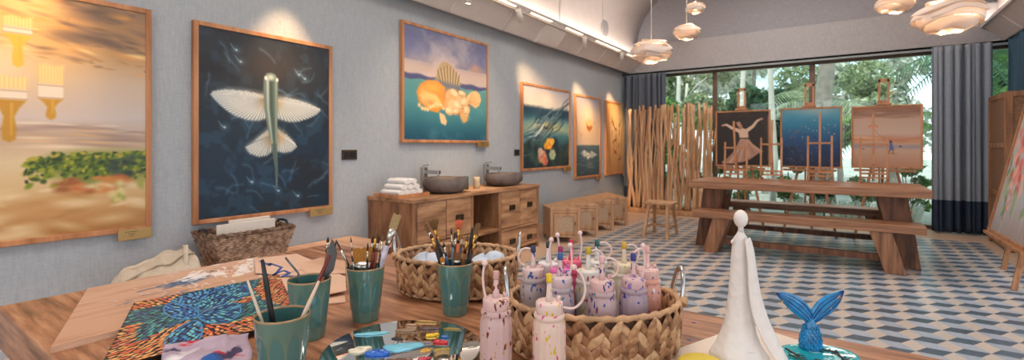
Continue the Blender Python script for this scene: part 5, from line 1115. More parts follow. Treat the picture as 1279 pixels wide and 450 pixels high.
# cup b: bent wire tool, palette knife, dark brush
c, d = CUP['b']; t = thing('bent_palette_tool', 'bent grey metal palette tool leaning left in the second cup', 'tool', tuple(c), 0, None); T = at(357, d, hz(322, d)); T2 = at(373.5, d, hz(342, d)); T3 = at(371, d, hz(358, d)); fo = Vector((c.x, c.y, TZ+.012))
m = MB(); m.tube([fo-c, T3-c, T2-c, (T2.lerp(T, .2))-c, T-c], .0022, 8); m.build('shaft', plain('grey_metal', (96, 104, 110), .3, .9), t)
t = thing('palette_knife', 'palette knife with a broad dark steel blade standing in the second cup', 'palette knife', tuple(c), 0); a0 = at(406, d+.005, hz(350, d)); a1 = at(415, d+.005, hz(322, d)); sd = Vector((CS, SN, 0)); m = MB()
bl0 = [(402, 345), (409, 318), (414.5, 299), (418, 302), (421.5, 318), (417, 338), (407, 349)]; P = [at(x, d+.004, hz(y, d+.004))-c for x, y in bl0]; n_ = len(P); v2 = Vector((SN, -CS, 0))*.0009; m.add([p+v2 for p in P]+[p-v2 for p in P], [tuple(range(n_)), tuple(range(n_, 2*n_))[::-1]]+[(i, n_+i, n_+(i+1) % n_, (i+1) % n_) for i in range(n_)]); m.build('blade', plain('blade_steel', (96, 100, 104), .28, .9), t)
m = MB(); m.tube([at(405, d+.004, hz(347, d))-c, at(400, d, hz(356, d))-c, fo+Vector((-.004, -.006, 0))-c], [.003, .003, .0045], 8); m.build('handle', K['brown'], t)
brush('b', (410.5, 296), 'round', K['brown'], BR['dark'], 'dark brown brush standing upright behind the palette knife', .018, .0030, .02, .012)
brush('b', (421, 300), 'handle_up', K['black'], None, 'black handle crossing behind the palette knife blade', .024, .003)
# cup c
for (tp, kd, h, b_, lb, kw) in (
    ((421, 302), 'handle_up', K['black'], None, 'black handle leaning far left in the flat-brush cup', dict(dd=.0, r=.0032)),
    ((424, 309), 'round', K['black'], BR['brown'], 'second black brush leaning left in the flat-brush cup', dict(dd=-.014, r=.0028, fer=.04, bl_=.008)),
    ((438.5, 296), 'round', K['pale'], BR['dark'], 'thin white brush with a curled dark tip, left of the wide flat brush', dict(dd=.01, r=.0016, fer=.02, bl_=.014)),
    ((439, 317), 'round', K['grey'], BR['dark'], 'small black-tipped brush low in front of the wide flat brush', dict(dd=-.02, r=.002, fer=.022, bl_=.02)),
    ((453, 310), 'flat', K['pale'], BR['gold'], 'wide flat brush with golden bristles and metal ferrule', dict(dd=.012, r=.0055, fer=.03, bl_=.030, wide=.046)),
    ((460, 303), 'round', K['black'], BR['dark'], 'slim black-tipped brush just right of the wide flat brush', dict(dd=-.016, r=.0024, fer=.03, bl_=.02)),
    ((466.5, 294), 'round', K['black'], BR['dark'], 'black brush right of centre in the flat-brush cup', dict(dd=.02, r=.0034, fer=.02, bl_=.018)),
    ((471, 286), 'round', K['red'], BR['brown'], 'tall brush with brown pointed tip in the flat-brush cup', dict(dd=.0, r=.0034, fer=.03, bl_=.022, fm=brs)),
    ((474.5, 292), 'round', K['brown'], BR['dark'], 'brown brush with a dark rounded tip in the flat-brush cup', dict(dd=.016, r=.0036, fer=.02, bl_=.022)),
    ((479, 293), 'round', K['black'], BR['brown'], 'dark brush beside the largest tan brush', dict(dd=-.006, r=.003, fer=.035, bl_=.016)),
    ((497, 268.5), 'flat', K['smear'], BR['tan'], 'largest brush with frayed tan bristles and paint-smeared handle, leaning right', dict(dd=-.004, r=.0055, fer=.042, bl_=.032, wide=.018))): brush('c', tp, kd, h, b_, lb, **kw)
# cup d
for (tp, kd, h, b_, lb, kw) in (
    ((541, 271), 'fan', K['black'], BR['brown'], 'brown fan brush at the left of the fan-brush cup', dict(dd=.0, r=.0034, fer=.022, bl_=.032, wide=.034)),
    ((574, 274), 'fan', K['orange'], BR['red'], 'red-brown fan brush with brass ferrule', dict(dd=-.006, r=.0036, fer=.034, bl_=.024, wide=.028)),
    ((531.5, 280), 'flat', K['black'], BR['brown'], 'dark angled brush left of the brown fan brush', dict(dd=.016, r=.003, fer=.02, bl_=.022, wide=.008)),
    ((538, 292), 'round', K['black'], BR['dark'], 'thick black handle brush leaning left in the fan-brush cup', dict(dd=-.018, r=.004, fer=.03, bl_=.012, fm=brs)),
    ((545, 288), 'round', K['black'], BR['gold'], 'black brush with golden tip behind the brown fan brush', dict(dd=.02, r=.0034, fer=.024, bl_=.016, fm=brs)),
    ((554.5, 303), 'round', K['blue'], BR['dark'], 'small blue-handled brush in the middle of the fan-brush cup', dict(dd=.006, r=.003, fer=.022, bl_=.012)),
    ((564, 284), 'round', K['grey'], BR['dark'], 'slim dark brush left of the red fan brush', dict(dd=.018, r=.0022, fer=.03, bl_=.018)),
    ((569.5, 291), 'flat', K['black'], BR['dark'], 'short flat brush behind the red fan brush', dict(dd=.024, r=.003, fer=.02, bl_=.014, wide=.009)),
    ((578, 291), 'round', K['blue'], BR['gold'], 'brush with small golden tip right of the red fan brush', dict(dd=.01, r=.0026, fer=.022, bl_=.014)),
    ((585, 293), 'round', K['brown'], BR['brown'], 'brown brush leaning right in the fan-brush cup', dict(dd=-.01, r=.0034, fer=.03, bl_=.016, fm=brs)),
    ((590.5, 284.5), 'handle_up', K['black'], None, 'thick black handle end leaning right in the fan-brush cup', dict(dd=.004, r=.0048)),
    ((598, 279.5), 'flat', K['brown'], BR['brown'], 'brown filbert brush leaning far right in the fan-brush cup', dict(dd=.0, r=.0036, fer=.036, bl_=.026, wide=.012, fm=brs)),
    ((596, 297), 'round', K['black'], BR['dark'], 'short black brush leaning right at the edge of the fan-brush cup', dict(dd=-.016, r=.0034, fer=.024, bl_=.014, fm=brs)),
    ((571.5, 316), 'flat', K['brown'], BR['brown'], 'short wide brown brush low in front of the fan-brush cup', dict(dd=-.022, r=.003, fer=.012, bl_=.018, wide=.018)),
    ((552.5, 322), 'flat', K['orange'], BR['gold'], 'short golden flat brush at the rim of the fan-brush cup', dict(dd=-.026, r=.003, fer=.008, bl_=.012, wide=.010))): brush('d', tp, kd, h, b_, lb, **kw)

# ------------------------------------------------------------------ round mirror palette with paint
mc = at(504, .93, TZ); t = thing('round_mirror', 'round mirror used as a paint palette on the table', 'mirror', tuple(mc)); m = MB(); m.lathe([(.150, 0), (.1515, .002), (.1515, .006), (.150, .008)], 96); m.build('edge', plain('mirror_edge', (120, 128, 128), .15, .8), t)
mir = plain('mirror_silver', (225, 230, 232), .02, 1); mir.node_tree.nodes['Principled BSDF'].inputs['Base Color'].links and mir.node_tree.links.remove(mir.node_tree.nodes['Principled BSDF'].inputs['Base Color'].links[0])
m = MB(); m.lathe([(.1495, .008), (.148, .0085), (.001, .0086)], 96, cap=False); m.build('mirror_face', mir, t)
def blob(px, py, rx, ry, col, label, seed, rot=0, h=.004, n=30):
    r = random.Random(seed); c = fl(px, py, TZ+.0088); s_ = TH+rot; m = MB(); ph = [r.uniform(0, 6) for _ in range(3)]; rings = []
    for k, (q, z) in enumerate(((1.0, 0), (.97, .5), (.85, .85), (.55, 1.0), (.2, .96))):
        ring = []
        for i in range(n):
            a = 2*PI*i/n; w_ = 1+.16*math.sin(2*a+ph[0])+.11*math.sin(3*a+ph[1])+.06*math.sin(7*a+ph[2]); x = rx*q*w_*math.cos(a); y = ry*q*w_*math.sin(a); ring.append((x*math.cos(s_)-y*math.sin(s_), x*math.sin(s_)+y*math.cos(s_), h*z*(1+.25*math.sin(5*a+ph[1]))))
        rings.append(ring)
    m.loft(rings); nm = 'paint_%d_%d_%d' % col; o = m.build('paint_blob', bpy.data.materials.get(nm) or plain(nm, col, .3, var=.08, coat=.3)); o.location = (c.x, c.y, TZ+.0087); tag(o, label, 'paint')
for a in ((466, 417, .030, .009, (130, 206, 226), 'light blue paint smear at upper left of the mirror', 1, .15, .002), (450, 438, .022, .013, (226, 220, 196), 'cream paint smear left of the blue blob on the mirror', 2, .3, .004), (472.5, 442.5, .020, .014, (20, 100, 200), 'bright blue paint blob at the lower left of the mirror', 3, 0, .006), (503, 434, .034, .022, (120, 200, 226), 'wide pale turquoise paint patch in the middle of the mirror', 4, .25, .003), (497, 423.5, .012, .004, (44, 44, 50), 'small black paint streak above the turquoise patch', 5, 0, .002),
          (509, 412.5, .026, .008, (150, 122, 96), 'taupe paint smear near the top of the mirror', 6, .1, .002), (536, 410.5, .020, .007, (96, 70, 72), 'dark plum paint smear right of the taupe one', 7, 0, .002), (541, 419.5, .012, .006, (236, 196, 40), 'yellow paint dab on the mirror', 8, .3, .004), (550, 428, .015, .008, (204, 40, 50), 'red paint dab on the mirror', 9, -.2, .004), (556, 421.5, .008, .005, (40, 110, 190), 'small blue paint dab right of the yellow and red', 10, 0, .003),
          (533, 401.5, .022, .004, (206, 160, 90), 'ochre streak near the far edge of the mirror', 11, -.1, .0015), (566, 411, .018, .005, (150, 130, 60), 'olive paint streak near the right side of the mirror', 12, -.1, .0015), (532, 438, .010, .010, (206, 160, 70), 'golden paint flecks beside the small brush on the mirror', 13, .6, .002), (501, 451, .022, .008, (110, 70, 50), 'brown paint smear at the bottom edge on the mirror', 14, 0, .003), (530, 449, .012, .006, (190, 50, 80), 'crimson paint dab at the bottom of the mirror', 15, 0, .003), (515, 406, .012, .005, (190, 150, 120), 'pale tan smear near the top centre of the mirror', 17, 0, .0015)): blob(a[0], a[1], a[2], a[3], a[4], a[5], a[6], a[7], a[8])
# short brush lying on the mirror
A = fl(552, 436, TZ+.016); B_ = fl(560, 500, TZ+.014); dr = (B_-A).normalized(); t = thing('paint_brush', 'wide brush with paint-tipped bristles lying on the mirror', 'brush', tuple(A)); sd = dr.cross(Vector((0, 0, 1)))
def rg2(c, rx, ry): return [c+sd*rx*math.cos(2*PI*i/12)+Vector((0, 0, 1))*ry*math.sin(2*PI*i/12)-A for i in range(12)]
m = MB(); m.loft([rg2(A, .0165, .002), rg2(A+dr*.006, .0155, .003), rg2(A+dr*.012, .015, .0035)]); m.build('paint_tip', plain('ochre_wet_paint', (176, 150, 60), .4), t); m = MB(); m.loft([rg2(A+dr*.012, .015, .0036), rg2(A+dr*.035, .0125, .0045)]); m.build('bristles', BR['tan'], t)
m = MB(); m.loft([rg2(A+dr*.035, .0127, .0047), rg2(A+dr*.065, .010, .005)]); m.build('ferrule', alu, t); m = MB(); m.loft([rg2(A+dr*.065, .009, .005), rg2(A+dr*.10, .006, .005), rg2(A+dr*.16, .004, .004)]); m.build('handle', K['brown'], t)

# ------------------------------------------------------------------ woven hyacinth baskets
hy = plain('water_hyacinth', (190, 150, 112), .6, var=.4, scale=22, bump=.5); hyl, t_, b_ = mat_new('dried_hyacinth_leaf'); b_.inputs['Roughness'].default_value = .5
a_ = t_.nodes.new('ShaderNodeAttribute'); a_.attribute_name = 'rnd'; tcn = t_.nodes.new('ShaderNodeTexCoord'); n1 = t_.nodes.new('ShaderNodeTexNoise'); n1.inputs['Scale'].default_value = 70; t_.links.new(tcn.outputs['Object'], n1.inputs['Vector'])
ad = t_.nodes.new('ShaderNodeMath'); ad.operation = 'MULTIPLY_ADD'; ad.inputs[1].default_value = .55; t_.links.new(a_.outputs['Fac'], ad.inputs[0]); t_.links.new(n1.outputs['Fac'], ad.inputs[2]); r1 = t_.nodes.new('ShaderNodeValToRGB'); e_ = r1.color_ramp.elements; e_[0].position = .42; e_[0].color = lin((112, 74, 46)); e_[1].position = 1.0; e_[1].color = lin((208, 170, 128)); x_ = e_.new(.72); x_.color = lin((168, 122, 84)); t_.links.new(ad.outputs[0], r1.inputs['Fac']); t_.links.new(r1.outputs['Color'], b_.inputs['Base Color'])
bp = t_.nodes.new('ShaderNodeBump'); bp.inputs['Strength'].default_value = .4; bp.inputs['Distance'].default_value = .002; t_.links.new(n1.outputs['Fac'], bp.inputs['Height']); t_.links.new(bp.outputs['Normal'], b_.inputs['Normal'])
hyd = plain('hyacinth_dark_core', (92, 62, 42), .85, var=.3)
def hbasket(c, label, towel=False):
    t = thing('hyacinth_basket', label, 'basket', tuple(c), TH, 'oval woven baskets on the work table'); H = .098; bx_, by_, tx_, ty_ = .159, .124, .170, .132
    el = lambda a, k, g=0: Vector(((bx_+(tx_-bx_)*k+g)*math.cos(a), (by_+(ty_-by_)*k+g)*math.sin(a), H*k))
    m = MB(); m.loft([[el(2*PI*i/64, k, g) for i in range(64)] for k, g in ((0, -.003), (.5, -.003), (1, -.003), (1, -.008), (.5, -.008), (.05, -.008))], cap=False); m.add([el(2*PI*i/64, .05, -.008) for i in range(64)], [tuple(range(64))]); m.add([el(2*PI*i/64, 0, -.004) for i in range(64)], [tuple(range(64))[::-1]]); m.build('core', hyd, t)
    def leaf(m, c, Q, w_, l_, th_, out):
        rings = []
        for k_ in range(8):
            s_ = k_/7; ww = w_*max(.10, math.sin(PI*(.06+.88*s_))**.8); rings.append([c+Q @ Vector((ww*math.cos(b_), l_*(2*s_-1), th_*math.sin(b_)*(.5+.5*math.sin(PI*s_))+out*math.sin(PI*s_)-abs(math.cos(b_))*-.0004)) for b_ in [2*PI*i_/8 for i_ in range(8)]])
        n0 = len(m.f); m.loft(rings); val = r.random(); lv.extend([val]*(len(m.f)-n0))
    m = MB(); NC = 62; r = random.Random(5); lv = []
    for i in range(NC):
        a = 2*PI*(i+.5)/NC; sg = 1 if i % 2 else -1
        for j in range(4):
            k = .23+.195*j+.01*r.uniform(-1, 1); p = el(a, k, .001); tg = (el(a+.02, k)-el(a-.02, k)).normalized(); up = (el(a, min(1, k+.05))-el(a, k)).normalized(); nr = tg.cross(up).normalized(); an_ = .62+r.uniform(-.16, .16); p = p+nr*(-.001 if False else r.uniform(-.0015, .0015)); ax = (up*math.cos(an_)+tg*sg*math.sin(an_)).normalized(); s2 = nr.cross(ax).normalized(); Q = Matrix((s2, ax, nr)).transposed(); leaf(m, p, Q, .0088*r.uniform(.8, 1.1), .0215*r.uniform(.9, 1.08), .0030, .0025)
            leaf(m, el(a, k, -.009), Q, .0080, .0200, .0014, 0)
    ow = m.build('weave', hyl, t); aa = ow.data.attributes.new('rnd', 'FLOAT', 'FACE'); aa.data.foreach_set('value', lv)
    m = MB(); NR = 150; m.tube([el(2*PI*i/NR, 1, -.004)+Vector((0, 0, .0012*math.sin(i*1.9))) for i in range(NR)], [.0058+.0011*math.sin(i*1.3) for i in range(NR)], 8, closed=True); m.build('rim', hy, t)
    m = MB(); m.tube([el(2*PI*i/NR, .0, .0)+Vector((0, 0, .0075)) for i in range(NR)], [.0055+.0008*math.sin(i*1.3) for i in range(NR)], 6, closed=True); m.build('base_rim', hy, t)
    for sg in (-1, 1):
        m = MB(); P = [Vector((sg*(tx_-.004+.010*math.sin(a)), .030*math.cos(a), H-.012+.070*math.sin(a))) for a in [PI*k/16 for k in range(17)]]; m.tube(P, .0044, 10); m.build('handle', M['steel'], t)
        for yy in (-.030, .030):
            m = MB(); m.tube([(sg*(tx_-.004), yy-.007, H-.004), (sg*(tx_+.001), yy, H+.003), (sg*(tx_-.004), yy+.007, H-.004)], .009, 8); m.build('handle_wrap', hy, t)
    return t
hbasket(at(741, .957, TZ+.0012), 'oval woven basket full of paint bottles, front right of the table'); hbasket(at(572, 1.345, TZ+.0012), 'oval woven basket with folded towels behind the fan-brush cup')
tb = plain('pale_blue_terry', (204, 216, 234), .95, var=.04, scale=220, bump=.6)
def mound(c, rx, ry, h, rot, label, seed):
    r = random.Random(seed); ph = [r.uniform(0, 6) for _ in range(4)]; m = MB(); rings = []; N = 32
    for q, z in ((.85, 0), (1.0, .25), (.98, .6), (.85, .85), (.55, .98), (.15, 1.03)):
        rings.append([((rx*q*math.copysign(abs(math.cos(a))**.7, math.cos(a)))*(1+.03*math.sin(5*a+ph[0])), ry*q*math.copysign(abs(math.sin(a))**.7, math.sin(a)), h*z*(1+.10*math.sin(2*a+ph[1])+.05*math.sin(5*a+ph[2])+.2*math.cos(a)*q)) for a in [2*PI*i/N for i in range(N)]])
    m.loft(rings); o = m.build('folded_towel', tb); o.location = c; o.rotation_euler = (0, 0, rot); tag(o, label, 'towel')
mound(at(535, 1.345, TZ+.0175), .054, .064, .074, TH+.2, 'pale towel in the left half of the towel basket', 3); mound(at(608, 1.345, TZ+.0175), .054, .064, .074, TH-.2, 'pale blue towel in the right half of the towel basket', 4)

# ------------------------------------------------------------------ paint bottles
def bottle_mat(name, body, spots, dens=.64):
    m = plain(name, body, .42, var=.04, scale=10, sub=.0); t_ = m.node_tree; b_ = t_.nodes['Principled BSDF']
    for k, (c, sc) in enumerate(spots): splat_layer(t_, b_, c, sc*2.0, dens+.025+.01*k, dens+.035+.01*k, (1, 1, .55), 3.3*k+body[0]*.01, 1)
    return m
def bottle(px, d, body, cap, tip, spots, strap, label, z0, rot=0, h=1.0):
    c = at(px, d, z0); t = thing('paint_bottle', label, 'bottle', tuple(c), TH+rot, 'squeeze paint bottles'); nm = 'bottle_%d' % int(px*10); mb_ = bottle_mat(nm, body, spots); mc_ = bottle_mat(nm+'_cap', cap, spots[:2], .62); mtp = plain(nm+'_tip', tip, .4)
    fl_ = lambda a, z, r: r*(1-.05*(1-abs(math.cos(7*a)))*(1 if .010 < z < .112 else 0))
    m = MB(); m.lathe([(.0245, 0), (.0268, .004), (.0272, .012), (.0272, .06), (.0272, .100), (.0262, .111), (.0238, .1165), (.0238, .1185), (.0250, .1205), (.0255, .1240), (.0240, .1275), (.0210, .1290)], 56, rf=fl_); m.build('body', mb_, t)
    m = MB(); m.lathe([(.0212, .128), (.0222, .130), (.0222, .1440), (.0212, .1462), (.0060, .1475)], 36); m.build('cap', mc_, t)
    m = MB(); m.lathe([(.0072, .1465), (.0052, .156), (.0042, .172), (.0036, .180)], 14); m.build('nozzle', mc_, t)
    m = MB(); m.lathe([(.0050, .1775), (.0054, .180), (.0050, .190), (.0042, .191)], 14); 
    m.build('nozzle_cap', mtp if tip else mc_, t)
    m = MB(); m.lathe([(.0034, .146), (.0036, .153), (.0030, .1535)], 10, c=(.016, .004, 0)); m.build('lug', mc_, t)
    if strap:
        kind = strap[0]; sg = strap[1]
        if kind == 'arc': P = [Vector((sg*x, y, z)) for x, y, z in ((.018, .0, .150), (.026, -.002, .156), (.030, -.004, .168), (.026, -.003, .180), (.016, -.002, .186), (.006, 0, .184))]
        elif kind == 'loop': P = [Vector((sg*x, y, z)) for x, y, z in ((.022, 0, .136), (.040, -.004, .136), (.054, -.005, .150), (.058, -.006, .170), (.052, -.004, .190), (.040, -.002, .202))]
        else: P = [Vector((sg*x, y, z)) for x, y, z in ((.017, .0, .145), (.021, .0, .165), (.022, .0, .185), (.019, .0, .205))]
        m = MB(); Q = []
        for i in range(len(P)-1):
            p0_, p1_, p2_, p3_ = P[max(0, i-1)], P[i], P[i+1], P[min(len(P)-1, i+2)]
            for k in range(4):
                s_ = k/4; Q.append(.5*((2*p1_)+(p2_-p0_)*s_+(2*p0_-5*p1_+4*p2_-p3_)*s_*s_+(3*p1_-p0_-3*p2_+p3_)*s_**3))
        Q.append(P[-1]); m.tube(Q, .0021, 7)
        if kind != 'arc': m.ell(P[-1], (.0052, .0052, .005), 10, 7)
        m.build('strap', bpy.data.materials.get('strap_plastic') or plain('strap_plastic', (228, 202, 198), .4), t)
pk, lil, wht, ylw = (222, 184, 182), (176, 158, 172), (222, 214, 208), (226, 214, 186)
bz = TZ+.0068
BT = [(666.6, .973, (184, 168, 170), (226, 196, 192), (40, 50, 90), [((60, 90, 150), 60), ((220, 214, 214), 50)], ('arc', -1), 'lilac-grey bottle at the far left inside the basket', -.1),
      (685.5, 1.017, (214, 212, 212), (236, 232, 230), (40, 56, 60), [((206, 200, 200), 60)], ('', 1), 'white-capped bottle behind the far left one, dark-tipped nozzle', 0),
      (700.7, .965, (190, 168, 180), (222, 110, 170), (150, 30, 90), [((200, 60, 140), 60), ((60, 90, 150), 50)], ('tall', -1), 'bottle with a magenta cap behind the blue-spotted one', 0),
      (700.2, .91, (182, 166, 174), (216, 190, 192), (50, 90, 150), [((50, 90, 160), 55), ((120, 60, 130), 60)], ('tall', 1), 'lilac bottle with blue nozzle and blue spots, in front of the magenta cap', 0),
      (714.1, 1.038, (214, 84, 120), (226, 90, 120), (180, 40, 60), [((240, 190, 200), 50)], ('', 1), 'hot pink bottle with red nozzle at the back of the basket', 0),
      (735.4, .958, (214, 208, 200), (228, 222, 214), (190, 170, 50), [((190, 180, 60), 55), ((170, 40, 80), 60)], ('arc', 1), 'white bottle with olive-yellow nozzle and spots', 0),
      (746.3, 1.034, (206, 202, 200), (226, 222, 218), (30, 90, 84), [((60, 110, 110), 60)], ('arc', 1), 'white bottle with dark green nozzle tip at the back', 0),
      (752.5, .884, (190, 164, 168), (222, 184, 180), (226, 180, 180), [((50, 60, 140), 60), ((40, 120, 110), 70), ((120, 60, 110), 60)], ('arc', 1), 'dusty mauve bottle at the front centre of the basket, splashed blue', .2),
      (780, 1.010, (222, 214, 190), (230, 214, 186), (206, 170, 50), [((200, 190, 90), 50)], ('arc', 1), 'cream bottle with yellow nozzle at the back right', 0),
      (791.5, .903, (170, 150, 160), (214, 180, 180), (50, 50, 130), [((60, 56, 140), 60), ((150, 120, 190), 60)], ('', 1), 'purple-grey bottle at front right of the basket, violet spots', .1),
      (809, .968, (226, 164, 146), (228, 186, 178), (222, 170, 164), [((236, 214, 206), 40), ((90, 90, 160), 90)], ('arc', -1), 'salmon pink bottle at the right end of the basket', 0)]
for a in BT: bottle(a[0], a[1], a[2], a[3], a[4], a[5], a[6], a[7], bz, a[8])
bottle(620, .800, (206, 174, 172), (222, 188, 184), (206, 160, 150), [((120, 44, 34), 60), ((190, 150, 70), 70)], ('tall', -1), 'pink bottle splashed with red-brown, standing left of the basket', TZ+.0005, .2)
bottle(686.5, .782, (226, 200, 186), (228, 204, 196), (226, 190, 40), [((214, 60, 130), 60), ((214, 180, 50), 65)], ('loop', 1), 'pale peach bottle with yellow nozzle standing in front of the basket', TZ+.0005, 0)

# ------------------------------------------------------------------ white board, doll, tail, sponge
c4 = [fl(935, 404.5, TZ+.008), fl(805, 450, TZ+.008), fl(1065, 447, TZ+.008)]; e1 = (c4[1]-c4[0]).normalized(); e2 = (c4[2]-c4[0]).normalized(); q4 = [c4[0], c4[0]+e2*.34, c4[0]+e2*.34+e1*.30, c4[0]+e1*.30]
m = MB(); m.prism([(p.x, p.y) for p in q4], TZ+.0005, TZ+.008); cc = sum(q4, Vector())/4; tag(m.build('modelling_board', plain('cream_board', (224, 208, 194), .5), origin=(cc.x, cc.y, TZ), bevel=.001), 'cream modelling board under the white clay figure at the bottom right', 'board')
dz0 = TZ+.0085; dc = at(925, .885, dz0); t = thing('clay_figurine', 'faceless white clay lady figurine in a flared robe', 'figurine', tuple(dc), TH)
cl = plain('white_clay', (230, 224, 220), .55, var=.02, scale=40, bump=.15); t_ = cl.node_tree; b_ = t_.nodes['Principled BSDF']; vr = t_.nodes.new('ShaderNodeTexVoronoi'); vr.inputs['Scale'].default_value = 60; bp = t_.nodes.new('ShaderNodeBump'); bp.inputs['Strength'].default_value = .7; bp.inputs['Distance'].default_value = .003; tcn = t_.nodes.new('ShaderNodeTexCoord'); t_.links.new(tcn.outputs['Object'], vr.inputs['Vector']); t_.links.new(vr.outputs['Distance'], bp.inputs['Height']); t_.links.new(bp.outputs['Normal'], b_.inputs['Normal'])
m = MB(); sc_ = .885/FPX
prof = [(0, .050, -.001), (.004, .053, -.001), (.012, .048, -.002), (.025, .040, -.003), (.045, .0315, -.003), (.07, .0255, -.002), (.10, .0225, -.001), (.13, .0205, 0), (.16, .0185, .001), (.185, .0170, .001), (.205, .0155, .001), (.222, .0125, .001), (.230, .007, .001), (.236, .0045, .001)]
rings = []
for z, r_, x in prof: rings.append([(x+r_*math.cos(a)*(1+.04*math.sin(5*a+z*30)*(1 if z < .12 else .5)), r_*.82*math.sin(a)*(1+.03*math.sin(6*a)), z) for a in [2*PI*k/40 for k in range(40)]])
m.loft(rings); m.build('robe', cl, t)
m = MB(); m.lathe([(.0050, .232), (.0046, .240), (.0055, .244)], 16, c=(.001, 0, 0)); m.build('neck', cl, t)
m = MB(); m.ell((.001, 0, .2575), (.0122, .0120, .0165), 24, 16); m.build('head', cl, t)
# draped mantle: from the left shoulder round the front, falling to the right into a pointed train
outer = [(.012, -.008, .228), (.0195, -.009, .207), (.0225, -.011, .175), (.0265, -.014, .14), (.032, -.019, .105), (.041, -.024, .075), (.054, -.027, .045), (.066, -.028, .020), (.076, -.027, .004)]
inner = [(.002, -.0155, .224), (.003, -.0195, .205), (.005, -.0225, .175), (.004, -.0250, .14), (.006, -.0280, .105), (.012, -.033, .075), (.024, -.040, .045), (.038, -.045, .020), (.054, -.044, .004)]
m = MB(); vs = []; nn = 6
for o_, i_ in zip(outer, inner):
    for k in range(nn+1):
        s_ = k/nn; p = Vector(i_).lerp(Vector(o_), s_); p.y -= .006*math.sin(PI*s_); vs.append(p)
m.add(vs, [(j*(nn+1)+i, j*(nn+1)+i+1, (j+1)*(nn+1)+i+1, (j+1)*(nn+1)+i) for j in range(len(outer)-1) for i in range(nn)], 0, True); m.build('mantle', cl, t, solid=.0035, subd=1)
m = MB(); m.tube([Vector(p)+Vector((0, -.001, 0)) for p in inner], .0027, 8); m.build('mantle_hem', cl, t, subd=1)
m = MB(); bk = [(-.014, -.008, .218), (-.018, -.004, .20), (-.019, .006, .18), (-.006, .017, .19), (.012, .012, .20)]; m.tube([(-.013, -.011, .226), (-.0165, -.006, .210), (-.014, .008, .214), (.0, .014, .222), (.012, .006, .222)], .0022, 8); m.build('collar', cl, t, subd=1)
m = MB(); m.tube([(-.034, -.016, .030), (-.020, -.029, .026), (.0, -.034, .024), (.014, -.032, .022)], .0016, 6); m.tube([(-.036, -.016, .022), (-.020, -.032, .018), (.0, -.038, .016), (.018, -.034, .014)], .0016, 6); m.build('hem_band', cl, t, subd=1)
# turquoise plate and mermaid tail
pz = TZ+.0085; pc = at(1023, .875, pz); t = thing('turquoise_plate', 'oval turquoise glazed plate painted with dark branches', 'plate', tuple(pc), TH); pt = plain('turquoise_glaze', (34, 168, 178), .12, var=.12, scale=20, coat=.6); t_ = pt.node_tree; b_ = t_.nodes['Principled BSDF']; splat_layer(t_, b_, (170, 226, 226), 55, .60, .63)
m = MB(); m.lathe([(.80, 0), (.95, .003), (1.0, .008), (.985, .0105), (.93, .009), (.001, .0075)], 60, sx=.070, sy=.050, rf=lambda a, z, r: r*(1+.02*math.sin(3*a))); m.build('dish', pt, t)
dk = plain('dark_branch_glaze', (26, 40, 34), .3); r = random.Random(3); m = MB()
for (x, y, a, L_b) in ((-.045, .028, -1.2, .05), (-.02, -.02, -.4, .04), (.01, -.03, .6, .05), (.045, .02, -2.2, .05), (.03, -.02, .9, .035), (-.055, 0, -.8, .035), (.0, .035, -.6, .03), (.02, .03, -1.2, .03)):
    p = [Vector((x, y, .0096))]
    for k in range(4): a += r.uniform(-.4, .4); p.append(p[-1]+Vector((math.cos(a)*L_b/4, math.sin(a)*L_b/4, 0)))
    m.tube(p, [.0022, .0019, .0016, .0012, .0008], 6, flat=.4); b2 = p[2]; m.tube([b2, b2+Vector((math.cos(a+.9)*.014, math.sin(a+.9)*.014, 0))], [.0014, .0007], 5, flat=.4); b2 = p[1]; m.tube([b2, b2+Vector((math.cos(a-1)*.012, math.sin(a-1)*.012, 0))], [.0014, .0007], 5, flat=.4)
m.build('branch_pattern', dk, t)
tz = pz+.0088; tcx = at(1013, .905, tz); t = thing('mermaid_tail', 'blue ceramic mermaid tail with gold-flecked fins standing on the turquoise plate', 'figurine', tuple(tcx), TH); tlm = plain('blue_scale_glaze', (16, 126, 184), .3, var=.35, scale=60, coat=.4); splat_layer(tlm.node_tree, tlm.node_tree.nodes['Principled BSDF'], (190, 150, 84), 90, .66, .69, (1, 1, .5), 4)
m = MB(); rings = []
for z, rx, ry in ((0, .0195, .015), (.006, .0195, .015), (.018, .0188, .014), (.030, .0162, .012), (.040, .0125, .0095), (.048, .0098, .0075), (.055, .009, .0065), (.062, .010, .005)):
    rings.append([(rx*math.cos(a), ry*math.sin(a), z) for a in [2*PI*k/32 for k in range(32)]])
m.loft(rings); m.build('tail_stem', tlm, t)
m = MB()
for j in range(7):
    z = .005+.006*j; k = min(1, z/.055); rx = .0195-.0100*max(0, (z-.018)/.037) if z > .018 else .0193; ry = rx*.78; n_ = 13
    for i in range(n_):
        a = 2*PI*(i+.5*(j % 2))/n_; m.ell((rx*math.cos(a), ry*math.sin(a), z), (.0020, .0021, .0036), 7, 5, Matrix.Rotation(a, 3, 'Z'))
m.build('scales', tlm, t)
